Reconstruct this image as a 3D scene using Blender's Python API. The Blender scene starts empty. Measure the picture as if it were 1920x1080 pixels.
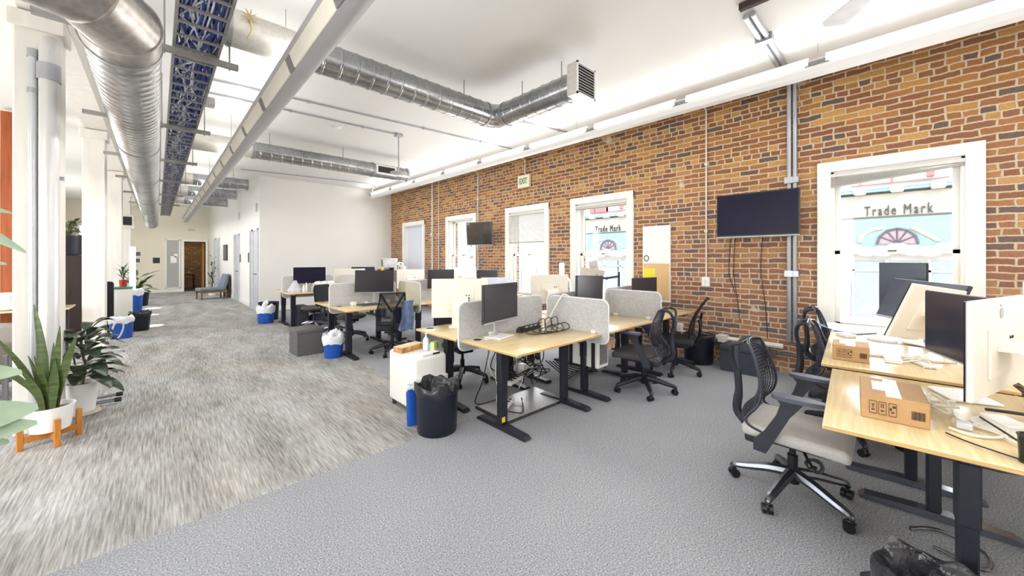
import bpy, bmesh, math, random
from mathutils import Vector, Matrix
PI = math.pi
rnd = random.Random(11)
scn = bpy.context.scene
C = scn.collection

# ------------------------------------------------------------------ materials
MATS = {}
def nodes_of(name):
    m = bpy.data.materials.new(name); m.use_nodes = True
    nt = m.node_tree
    b = nt.nodes['Principled BSDF']
    return m, nt, b
def lk(nt, a, b): nt.links.new(a, b)
def nd(nt, t, **kw):
    n = nt.nodes.new(t)
    for k, v in kw.items(): setattr(n, k, v)
    return n
def ramp(nt, stops, interp='LINEAR'):
    r = nd(nt, 'ShaderNodeValToRGB'); cr = r.color_ramp; cr.interpolation = interp
    while len(cr.elements) > 1: cr.elements.remove(cr.elements[-1])
    cr.elements[0].position = stops[0][0]; cr.elements[0].color = (*stops[0][1], 1)
    for p, c in stops[1:]:
        e = cr.elements.new(p); e.color = (*c, 1)
    return r
def objco(nt, scale=(1, 1, 1)):
    tc = nd(nt, 'ShaderNodeTexCoord'); mp = nd(nt, 'ShaderNodeMapping')
    mp.inputs['Scale'].default_value = scale
    lk(nt, tc.outputs['Object'], mp.inputs['Vector'])
    return mp.outputs['Vector']
def srgb(r, g, b):
    f = lambda c: (c/255/12.92) if c/255 <= .04045 else ((c/255+.055)/1.055)**2.4
    return (f(r), f(g), f(b))
def M(name, col, rough=.5, metal=0., var=.08, scale=8., bump=0., stretch=(1, 1, 1), spec=.5, coat=0., detail=3., bscale=None):
    """procedural paint: base colour gently varied by noise, optional bump"""
    if name in MATS: return MATS[name]
    m, nt, b = nodes_of(name)
    v = objco(nt, stretch)
    n = nd(nt, 'ShaderNodeTexNoise'); n.inputs['Scale'].default_value = scale; n.inputs['Detail'].default_value = detail
    lk(nt, v, n.inputs['Vector'])
    lo = tuple(max(0, c*(1-var)) for c in col); hi = tuple(min(1, c*(1+var)) for c in col)
    r = ramp(nt, [(.3, lo), (.7, hi)])
    lk(nt, n.outputs['Fac'], r.inputs['Fac']); lk(nt, r.outputs['Color'], b.inputs['Base Color'])
    b.inputs['Roughness'].default_value = rough; b.inputs['Metallic'].default_value = metal
    b.inputs['Specular IOR Level'].default_value = spec
    b.inputs['Coat Weight'].default_value = coat
    if bump:
        n2 = nd(nt, 'ShaderNodeTexNoise'); n2.inputs['Scale'].default_value = bscale or scale*4; n2.inputs['Detail'].default_value = 4
        lk(nt, v, n2.inputs['Vector'])
        bp = nd(nt, 'ShaderNodeBump'); bp.inputs['Strength'].default_value = bump; bp.inputs['Distance'].default_value = .01
        lk(nt, n2.outputs['Fac'], bp.inputs['Height']); lk(nt, bp.outputs['Normal'], b.inputs['Normal'])
    MATS[name] = m
    return m
def emit(name, col, strength):
    if name in MATS: return MATS[name]
    m, nt, b = nodes_of(name)
    b.inputs['Base Color'].default_value = (*col, 1)
    b.inputs['Emission Color'].default_value = (*col, 1); b.inputs['Emission Strength'].default_value = strength
    MATS[name] = m
    return m

white_wall = M('white_wall_paint', srgb(232, 230, 226), .7, var=.015, scale=2, bump=.03, bscale=90)
cream_wall = M('cream_wall_paint', srgb(232, 224, 206), .7, var=.02, scale=2, bump=.03, bscale=90)
ceil_m = M('ceiling_paint', srgb(226, 225, 222), .8, var=.015, scale=1.5)
post_m = M('white_painted_timber', srgb(230, 226, 218), .55, var=.05, scale=3, stretch=(6, 6, .6), bump=.05, bscale=30)
trim_m = M('white_gloss_trim', srgb(238, 237, 233), .4, var=.02, scale=4)
fixture_m = M('white_enamel', srgb(236, 236, 236), .35, var=.01)
fixture_grey = M('grey_lamp_body', srgb(170, 167, 168), .45, var=.04, scale=3)
joint_m = M('grey_joint_plate', srgb(128, 126, 127), .45, var=.05)
black_metal = M('black_powder_coat', srgb(34, 36, 46), .45, .2, var=.1, scale=20)
dark_plastic = M('dark_plastic', srgb(38, 40, 48), .45, var=.1, scale=20)
black_plastic = M('black_plastic', srgb(18, 19, 23), .4, var=.1, scale=20)
chair_navy = M('charcoal_frame', srgb(42, 44, 53), .4, .1, var=.08, scale=12)
arm_pad_m = M('grey_arm_pad', srgb(74, 76, 92), .5, var=.06, scale=20)
mesh_m = M('black_web_mesh', srgb(40, 42, 56), .4, var=.1, scale=30)
chrome = M('polished_aluminium', srgb(150, 152, 158), .22, .9, var=.08, scale=6)
graphite = M('graphite_metal', srgb(104, 106, 112), .22, .85, var=.1, scale=6)
alu = M('brushed_aluminium', srgb(198, 198, 200), .35, .35, var=.04, scale=4, stretch=(1, 1, 20))
felt = M('grey_felt', srgb(190, 189, 190), .95, var=.12, scale=45, bump=.2, bscale=160)
felt_tan = M('beige_felt', srgb(190, 184, 166), .95, var=.1, scale=45, bump=.2, bscale=160)
felt_edge = M('pale_felt_edge', srgb(222, 222, 224), .8, var=.03)
screen_m = M('dark_screen', srgb(54, 52, 58), .22, var=.05, scale=1.2, spec=.45)
screen_blk = M('black_screen', srgb(30, 27, 48), .3, var=.12, scale=1.5, spec=.12)
screen_blue = M('bluish_screen', srgb(70, 78, 92), .2, var=.15, scale=2)
bezel_m = M('silver_bezel', srgb(180, 180, 182), .4, .3, var=.03)
white_pl = M('white_plastic', srgb(238, 236, 231), .4, var=.02, scale=5)
beige_pl = M('warm_white_shell', srgb(236, 230, 218), .4, .05, var=.03, scale=3)
cab_m = M('white_steel_cabinet', srgb(236, 234, 228), .4, var=.015, scale=3)
blue_bin = M('blue_bin_plastic', srgb(28, 84, 176), .45, var=.08, scale=6)
black_bin = M('black_bin_plastic', srgb(20, 25, 40), .35, var=.12, scale=6)
liner_w = M('white_bag_film', srgb(232, 234, 240), .35, var=.08, scale=14, bump=.6, bscale=22)
liner_b = M('black_bag_film', srgb(44, 44, 48), .2, var=.4, scale=14, bump=.8, bscale=22)
card = M('brown_cardboard', srgb(182, 144, 100), .8, var=.06, scale=10, stretch=(1, 1, 4), bump=.05)
tape_m = M('pale_parcel_tape', srgb(214, 196, 160), .3, var=.05)
print_m = M('dark_print', srgb(74, 56, 40), .8, var=.1)
ink = M('grey_letters', srgb(104, 106, 112), .7, var=.05)
ottoman_m = M('charcoal_fabric_box', srgb(100, 99, 98), .9, var=.18, scale=70, bump=.2)
ottoman_b = M('slate_storage_box', srgb(52, 58, 70), .7, var=.12, scale=30)
soil = M('potting_soil', srgb(112, 90, 70), .95, var=.4, scale=60, bump=.6)
pot_w = M('white_ceramic_pot', srgb(240, 240, 240), .35, var=.02)
oak = M('oak_stand_wood', srgb(190, 122, 48), .5, var=.18, scale=8, stretch=(8, 8, 1))
orange_p = M('rust_orange_panel', srgb(164, 82, 36), .55, var=.2, scale=4, stretch=(8, 8, .5))
dark_wood = M('dark_brown_wood', srgb(52, 38, 36), .5, var=.2, scale=5, stretch=(8, 8, .6))
leaf_dk = M('dark_green_leaf', srgb(66, 84, 58), .35, var=.35, scale=14)
leaf_rub = M('rubber_plant_leaf', srgb(58, 70, 56), .25, var=.4, scale=16)
leaf_lt = M('pale_green_leaf', srgb(158, 178, 152), .45, var=.15, scale=8)
leaf_md = M('mid_green_leaf', srgb(78, 98, 52), .45, var=.35, scale=14)
galv_strut = M('galvanised_strut', srgb(158, 156, 152), .5, .3, var=.12, scale=14)
conduit_m = M('steel_conduit', srgb(176, 178, 184), .35, .6, var=.08, scale=5)
conduit_w = M('painted_conduit', srgb(222, 218, 208), .5, var=.05, scale=8)
cable_blk = M('black_cable', srgb(30, 30, 34), .5, var=.1)
cable_wht = M('white_cable', srgb(226, 222, 210), .5, var=.05)
cable_blue = M('blue_data_cable', srgb(58, 76, 150), .5, var=.35, scale=30)
red_m = M('red_enamel', srgb(176, 52, 44), .5, var=.1)
green_m = M('green_plastic', srgb(60, 140, 108), .5, var=.1)
mat_m = M('grey_rubber_mat', srgb(158, 156, 156), .3, var=.1, scale=3)
yellow_m = M('yellow_paper', srgb(240, 222, 70), .7, var=.05)
lime_m = M('lime_paper', srgb(206, 214, 140), .7, var=.08)
cork = M('tan_cork', srgb(222, 186, 138), .9, var=.08, scale=90, bump=.2)
board_w = M('white_board_surface', srgb(226, 230, 230), .3, var=.015)
seat_grey = M('light_grey_upholstery', srgb(176, 172, 168), .85, var=.06, scale=60, bump=.1)
seat_dark = M('dark_upholstery', srgb(78, 74, 76), .9, var=.12, scale=60, bump=.1)
seat_black = M('black_upholstery', srgb(36, 38, 44), .9, var=.15, scale=60, bump=.1)
blanket = M('grey_blue_cloth', srgb(134, 150, 184), .85, var=.25, scale=12, bump=.4, bscale=14)
lounge_c = M('blue_grey_cushion', srgb(120, 128, 142), .9, var=.08, scale=50)
wood_warm = M('warm_walnut', srgb(130, 88, 60), .5, var=.2, scale=6, stretch=(1, 8, 8))
frost = M('frosted_glass_panel', srgb(176, 174, 172), .5, var=.04, scale=2)
paper = M('white_paper', srgb(242, 242, 240), .8, var=.02)
yel_door = M('ochre_door', srgb(168, 124, 52), .5, var=.15, scale=3)
photo_dark = M('grey_photo_print', srgb(92, 92, 94), .6, var=.5, scale=14)
sign_cream = M('cream_sign_shell', srgb(232, 224, 200), .5, var=.03)
sign_green = M('green_sign_letters', srgb(84, 144, 104), .5, var=.05)
blind_m = M('pale_grey_blind', srgb(214, 212, 208), .55, var=.04, scale=8)
blind_dk = M('grey_blind_rail', srgb(170, 164, 158), .5, var=.06, scale=8)
dark_hole = M('dark_recess', srgb(46, 44, 46), .8, var=.1)

def glass_mat():
    m, nt, b = nodes_of('clear_window_glass')
    tr = nd(nt, 'ShaderNodeBsdfTransparent'); gl = nd(nt, 'ShaderNodeBsdfGlossy'); gl.inputs['Roughness'].default_value = .03
    lw = nd(nt, 'ShaderNodeLayerWeight'); lw.inputs['Blend'].default_value = .2
    pw = nd(nt, 'ShaderNodeMath', operation='POWER'); lk(nt, lw.outputs['Facing'], pw.inputs[0]); pw.inputs[1].default_value = 4
    fr = nd(nt, 'ShaderNodeMath', operation='MULTIPLY_ADD', use_clamp=True); lk(nt, pw.outputs[0], fr.inputs[0]); fr.inputs[1].default_value = .45; fr.inputs[2].default_value = .03
    n = nd(nt, 'ShaderNodeTexNoise'); n.inputs['Scale'].default_value = 1.2
    lk(nt, objco(nt), n.inputs['Vector'])
    r = ramp(nt, [(.3, (.95, .97, .98)), (.7, (.99, 1, 1))]); lk(nt, n.outputs['Fac'], r.inputs['Fac']); lk(nt, r.outputs['Color'], tr.inputs['Color'])
    mx = nd(nt, 'ShaderNodeMixShader')
    lk(nt, fr.outputs[0], mx.inputs['Fac']); lk(nt, tr.outputs['BSDF'], mx.inputs[1]); lk(nt, gl.outputs['BSDF'], mx.inputs[2])
    lk(nt, mx.outputs['Shader'], nt.nodes['Material Output'].inputs['Surface'])
    return m
glass_m = glass_mat()

def film_mat(name, col, fac):
    m, nt, b = nodes_of(name)
    n = nd(nt, 'ShaderNodeTexNoise'); n.inputs['Scale'].default_value = 18; lk(nt, objco(nt), n.inputs['Vector'])
    r = ramp(nt, [(.3, tuple(c*.85 for c in col)), (.7, col)]); lk(nt, n.outputs['Fac'], r.inputs['Fac'])
    lk(nt, r.outputs['Color'], b.inputs['Base Color']); b.inputs['Roughness'].default_value = .3
    b.inputs['Alpha'].default_value = fac
    return m
film_w = film_mat('translucent_white_film', srgb(226, 230, 240), .6)
mesh_dark = film_mat('dense_black_mesh', srgb(44, 46, 60), .74)
mesh_cup = film_mat('black_wire_mesh', srgb(28, 28, 30), .72)

def brick_mat(name, dim=1.0):
    m, nt, b = nodes_of(name)
    tc = nd(nt, 'ShaderNodeTexCoord')
    sp = nd(nt, 'ShaderNodeSeparateXYZ'); lk(nt, tc.outputs['Object'], sp.inputs[0])
    xy = nd(nt, 'ShaderNodeMath', operation='ADD'); lk(nt, sp.outputs['X'], xy.inputs[0]); lk(nt, sp.outputs['Y'], xy.inputs[1])
    cb = nd(nt, 'ShaderNodeCombineXYZ'); lk(nt, xy.outputs[0], cb.inputs['X']); lk(nt, sp.outputs['Z'], cb.inputs['Y'])
    # wobble so that the courses look hand laid
    nz = nd(nt, 'ShaderNodeTexNoise'); nz.inputs['Scale'].default_value = 9; nz.inputs['Detail'].default_value = 3
    lk(nt, cb.outputs[0], nz.inputs['Vector'])
    sub = nd(nt, 'ShaderNodeVectorMath', operation='SUBTRACT'); lk(nt, nz.outputs['Color'], sub.inputs[0]); sub.inputs[1].default_value = (.5, .5, .5)
    scl = nd(nt, 'ShaderNodeVectorMath', operation='SCALE'); lk(nt, sub.outputs[0], scl.inputs[0]); scl.inputs['Scale'].default_value = .034
    ad = nd(nt, 'ShaderNodeVectorMath', operation='ADD'); lk(nt, cb.outputs[0], ad.inputs[0]); lk(nt, scl.outputs[0], ad.inputs[1])
    RH = .0715
    def bt(w, off):
        t = nd(nt, 'ShaderNodeTexBrick'); t.offset = off; t.offset_frequency = 2
        t.inputs['Color1'].default_value = (0, 0, 0, 1); t.inputs['Color2'].default_value = (1, 1, 1, 1); t.inputs['Mortar'].default_value = (.5, .5, .5, 1)
        t.inputs['Scale'].default_value = 1; t.inputs['Mortar Size'].default_value = .0108; t.inputs['Mortar Smooth'].default_value = .5
        t.inputs['Bias'].default_value = 0; t.inputs['Brick Width'].default_value = w; t.inputs['Row Height'].default_value = RH
        lk(nt, ad.outputs[0], t.inputs['Vector']); return t
    A = bt(.222, .5); B = bt(.111, .25)
    s2 = nd(nt, 'ShaderNodeSeparateXYZ'); lk(nt, ad.outputs[0], s2.inputs[0])
    dv = nd(nt, 'ShaderNodeMath', operation='DIVIDE'); lk(nt, s2.outputs['Y'], dv.inputs[0]); dv.inputs[1].default_value = RH
    fl = nd(nt, 'ShaderNodeMath', operation='FLOOR'); lk(nt, dv.outputs[0], fl.inputs[0])
    md = nd(nt, 'ShaderNodeMath', operation='MODULO'); lk(nt, fl.outputs[0], md.inputs[0]); md.inputs[1].default_value = 8
    lt = nd(nt, 'ShaderNodeMath', operation='LESS_THAN'); lk(nt, md.outputs[0], lt.inputs[0]); lt.inputs[1].default_value = 1.5
    mc = nd(nt, 'ShaderNodeMix', data_type='RGBA'); lk(nt, lt.outputs[0], mc.inputs['Factor']); lk(nt, A.outputs['Color'], mc.inputs[6]); lk(nt, B.outputs['Color'], mc.inputs[7])
    mf = nd(nt, 'ShaderNodeMix', data_type='FLOAT'); lk(nt, lt.outputs[0], mf.inputs['Factor']); lk(nt, A.outputs['Fac'], mf.inputs[2]); lk(nt, B.outputs['Fac'], mf.inputs[3])
    d = dim
    k = lambda r, g, bl: tuple(c*d for c in srgb(r, g, bl))
    pal_hi = ramp(nt, [(0, k(98, 82, 74)), (.10, k(130, 86, 54)), (.3, k(148, 98, 56)), (.48, k(162, 112, 60)), (.64, k(178, 132, 68)), (.8, k(136, 88, 60)), (.92, k(188, 142, 76))], 'CONSTANT')
    pal_lo = ramp(nt, [(0, k(108, 92, 88)), (.12, k(136, 94, 76)), (.32, k(154, 106, 82)), (.5, k(142, 102, 86)), (.66, k(164, 120, 90)), (.8, k(126, 98, 88)), (.92, k(174, 132, 100))], 'CONSTANT')
    lk(nt, mc.outputs[2], pal_hi.inputs['Fac']); lk(nt, mc.outputs[2], pal_lo.inputs['Fac'])
    big = nd(nt, 'ShaderNodeTexNoise'); big.inputs['Scale'].default_value = .55; lk(nt, cb.outputs[0], big.inputs['Vector'])
    h = nd(nt, 'ShaderNodeMapRange'); h.inputs['From Min'].default_value = 1.0; h.inputs['From Max'].default_value = 3.2; lk(nt, sp.outputs['Z'], h.inputs['Value'])
    hb = nd(nt, 'ShaderNodeMath', operation='MULTIPLY_ADD'); lk(nt, big.outputs['Fac'], hb.inputs[0]); hb.inputs[1].default_value = .8; hb.inputs[2].default_value = -.4
    ha = nd(nt, 'ShaderNodeMath', operation='ADD', use_clamp=True); lk(nt, h.outputs[0], ha.inputs[0]); lk(nt, hb.outputs[0], ha.inputs[1])
    pm = nd(nt, 'ShaderNodeMix', data_type='RGBA'); lk(nt, ha.outputs[0], pm.inputs['Factor']); lk(nt, pal_lo.outputs['Color'], pm.inputs[6]); lk(nt, pal_hi.outputs['Color'], pm.inputs[7])
    # blotches in each brick
    fine = nd(nt, 'ShaderNodeTexNoise'); fine.inputs['Scale'].default_value = 38; fine.inputs['Detail'].default_value = 5; lk(nt, cb.outputs[0], fine.inputs['Vector'])
    fr = ramp(nt, [(.3, (.8, .8, .8)), (.7, (1.04, 1.04, 1.04))]); lk(nt, fine.outputs['Fac'], fr.inputs['Fac'])
    mul = nd(nt, 'ShaderNodeMix', data_type='RGBA', blend_type='MULTIPLY'); mul.inputs['Factor'].default_value = 1
    lk(nt, pm.outputs[2], mul.inputs[6]); lk(nt, fr.outputs['Color'], mul.inputs[7])
    mort = ramp(nt, [(.3, k(180, 160, 136)), (.7, k(200, 182, 156))]); lk(nt, fine.outputs['Fac'], mort.inputs['Fac'])
    fin = nd(nt, 'ShaderNodeMix', data_type='RGBA'); lk(nt, mf.outputs[0], fin.inputs['Factor']); lk(nt, mul.outputs[2], fin.inputs[6]); lk(nt, mort.outputs['Color'], fin.inputs[7])
    # pale plaster smears
    pn = nd(nt, 'ShaderNodeTexNoise'); pn.inputs['Scale'].default_value = 1.7; pn.inputs['Detail'].default_value = 6; lk(nt, cb.outputs[0], pn.inputs['Vector'])
    pr = ramp(nt, [(.71, (0, 0, 0)), (.74, (1, 1, 1))]); lk(nt, pn.outputs['Fac'], pr.inputs['Fac'])
    fp = nd(nt, 'ShaderNodeMix', data_type='RGBA'); lk(nt, pr.outputs['Color'], fp.inputs['Factor']); lk(nt, fin.outputs[2], fp.inputs[6]); fp.inputs[7].default_value = (*k(200, 182, 158), 1)
    lk(nt, fp.outputs[2], b.inputs['Base Color']); b.inputs['Roughness'].default_value = .85
    inv = nd(nt, 'ShaderNodeMath', operation='SUBTRACT'); inv.inputs[0].default_value = 1; lk(nt, mf.outputs[0], inv.inputs[1])
    hm = nd(nt, 'ShaderNodeMath', operation='MULTIPLY_ADD'); lk(nt, fine.outputs['Fac'], hm.inputs[0]); hm.inputs[1].default_value = .5; lk(nt, inv.outputs[0], hm.inputs[2])
    bp = nd(nt, 'ShaderNodeBump'); bp.inputs['Strength'].default_value = .55; bp.inputs['Distance'].default_value = .012
    lk(nt, hm.outputs[0], bp.inputs['Height']); lk(nt, bp.outputs['Normal'], b.inputs['Normal'])
    return m
brick = brick_mat('weathered_red_brick', 1.12)

def carpet_speckle():
    m, nt, b = nodes_of('grey_speckled_carpet')
    v = objco(nt)
    a = nd(nt, 'ShaderNodeTexNoise'); a.inputs['Scale'].default_value = 125; a.inputs['Detail'].default_value = 2; lk(nt, v, a.inputs['Vector'])
    c = nd(nt, 'ShaderNodeTexNoise'); c.inputs['Scale'].default_value = 1.1; c.inputs['Detail'].default_value = 3; lk(nt, v, c.inputs['Vector'])
    r = ramp(nt, [(.30, srgb(96, 102, 117)), (.44, srgb(146, 149, 155)), (.58, srgb(160, 161, 165)), (.70, srgb(208, 202, 190))]); lk(nt, a.outputs['Fac'], r.inputs['Fac'])
    r2 = ramp(nt, [(.3, (.9, .9, .91)), (.7, (1, 1, 1))]); lk(nt, c.outputs['Fac'], r2.inputs['Fac'])
    mx = nd(nt, 'ShaderNodeMix', data_type='RGBA', blend_type='MULTIPLY'); mx.inputs['Factor'].default_value = 1
    lk(nt, r.outputs['Color'], mx.inputs[6]); lk(nt, r2.outputs['Color'], mx.inputs[7]); lk(nt, mx.outputs[2], b.inputs['Base Color'])
    b.inputs['Roughness'].default_value = .95; b.inputs['Specular IOR Level'].default_value = .15
    bp = nd(nt, 'ShaderNodeBump'); bp.inputs['Strength'].default_value = .08; bp.inputs['Distance'].default_value = .003
    lk(nt, a.outputs['Fac'], bp.inputs['Height']); lk(nt, bp.outputs['Normal'], b.inputs['Normal'])
    return m
def carpet_streak():
    m, nt, b = nodes_of('streaked_plank_carpet')
    v = objco(nt, (90, 4.2, 1)); w = objco(nt, (3.6, 1.0, 1)); z = objco(nt)
    a = nd(nt, 'ShaderNodeTexNoise'); a.inputs['Scale'].default_value = 1; a.inputs['Detail'].default_value = 3; a.inputs['Roughness'].default_value = .6; lk(nt, v, a.inputs['Vector'])
    c = nd(nt, 'ShaderNodeTexNoise'); c.inputs['Scale'].default_value = 1; c.inputs['Detail'].default_value = 4; lk(nt, w, c.inputs['Vector'])
    e = nd(nt, 'ShaderNodeTexNoise'); e.inputs['Scale'].default_value = 110; e.inputs['Detail'].default_value = 2; lk(nt, z, e.inputs['Vector'])
    s = nd(nt, 'ShaderNodeMath', operation='MULTIPLY_ADD'); lk(nt, c.outputs['Fac'], s.inputs[0]); s.inputs[1].default_value = .55; lk(nt, a.outputs['Fac'], s.inputs[2])
    s2 = nd(nt, 'ShaderNodeMath', operation='MULTIPLY_ADD'); lk(nt, e.outputs['Fac'], s2.inputs[0]); s2.inputs[1].default_value = .22; lk(nt, s.outputs[0], s2.inputs[2])
    r = ramp(nt, [(.70, srgb(120, 112, 102)), (.86, srgb(148, 141, 132)), (.97, srgb(170, 165, 158)), (1.0, srgb(190, 186, 180))])
    mr = nd(nt, 'ShaderNodeMapRange'); mr.inputs['From Min'].default_value = .42; mr.inputs['From Max'].default_value = 1.34; lk(nt, s2.outputs[0], mr.inputs['Value'])
    r = ramp(nt, [(.24, srgb(112, 110, 107)), (.42, srgb(146, 144, 141)), (.58, srgb(168, 167, 165)), (.8, srgb(196, 196, 195))])
    lk(nt, mr.outputs[0], r.inputs['Fac'])
    tn = nd(nt, 'ShaderNodeTexNoise'); tn.inputs['Scale'].default_value = .9; lk(nt, z, tn.inputs['Vector'])
    tr = ramp(nt, [(.35, (.96, .98, 1.0)), (.65, (1.0, .965, .92))]); lk(nt, tn.outputs['Fac'], tr.inputs['Fac'])
    mx = nd(nt, 'ShaderNodeMix', data_type='RGBA', blend_type='MULTIPLY'); mx.inputs['Factor'].default_value = 1
    lk(nt, r.outputs['Color'], mx.inputs[6]); lk(nt, tr.outputs['Color'], mx.inputs[7]); lk(nt, mx.outputs[2], b.inputs['Base Color'])
    b.inputs['Roughness'].default_value = .9; b.inputs['Specular IOR Level'].default_value = .2
    bp = nd(nt, 'ShaderNodeBump'); bp.inputs['Strength'].default_value = .15; bp.inputs['Distance'].default_value = .004
    lk(nt, s2.outputs[0], bp.inputs['Height']); lk(nt, bp.outputs['Normal'], b.inputs['Normal'])
    return m
speckle = carpet_speckle(); streak = carpet_streak()

def bamboo_mat():
    m, nt, b = nodes_of('bamboo_veneer')
    v = objco(nt, (1.2, 24, 24))
    a = nd(nt, 'ShaderNodeTexNoise'); a.inputs['Scale'].default_value = 2.2; a.inputs['Detail'].default_value = 5; lk(nt, v, a.inputs['Vector'])
    r = ramp(nt, [(.3, srgb(216, 190, 142)), (.55, srgb(226, 203, 156)), (.75, srgb(234, 214, 172))]); lk(nt, a.outputs['Fac'], r.inputs['Fac'])
    lk(nt, r.outputs['Color'], b.inputs['Base Color']); b.inputs['Roughness'].default_value = .25; b.inputs['Coat Weight'].default_value = .5; b.inputs['Coat Roughness'].default_value = .16
    return m
bamboo = bamboo_mat()
bamboo_edge = M('bamboo_edge', srgb(200, 162, 104), .45, var=.2, scale=4, stretch=(1, 1, 60))

def duct_mat(name, lo, hi, metal=.75, rough=.3):
    m, nt, b = nodes_of(name)
    v = objco(nt)
    vo = nd(nt, 'ShaderNodeTexVoronoi'); vo.inputs['Scale'].default_value = 26; lk(nt, v, vo.inputs['Vector'])
    a = nd(nt, 'ShaderNodeTexNoise'); a.inputs['Scale'].default_value = 3; a.inputs['Detail'].default_value = 4; lk(nt, v, a.inputs['Vector'])
    s = nd(nt, 'ShaderNodeMath', operation='MULTIPLY_ADD'); lk(nt, vo.outputs['Distance'], s.inputs[0]); s.inputs[1].default_value = .25; lk(nt, a.outputs['Fac'], s.inputs[2])
    r = ramp(nt, [(.3, lo), (.8, hi)]); lk(nt, s.outputs[0], r.inputs['Fac']); lk(nt, r.outputs['Color'], b.inputs['Base Color'])
    b.inputs['Metallic'].default_value = metal; b.inputs['Roughness'].default_value = rough
    return m
duct_m = duct_mat('galvanised_duct', srgb(136, 137, 141), srgb(186, 187, 190), .9, .24)
duct_dk = duct_mat('weathered_duct', srgb(124, 118, 114), srgb(190, 184, 178), .7, .33)
duct_lt = duct_mat('pale_duct', srgb(196, 192, 184), srgb(226, 222, 214), .35, .45)
duct_main = duct_mat('galvanised_main_duct', srgb(140, 139, 140), srgb(196, 195, 195), .78, .3)
foot_shiny = M('polished_desk_foot', srgb(120, 124, 136), .18, .75, var=.08)
flange_m = M('duct_seam', srgb(170, 170, 172), .35, .7, var=.08)

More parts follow.
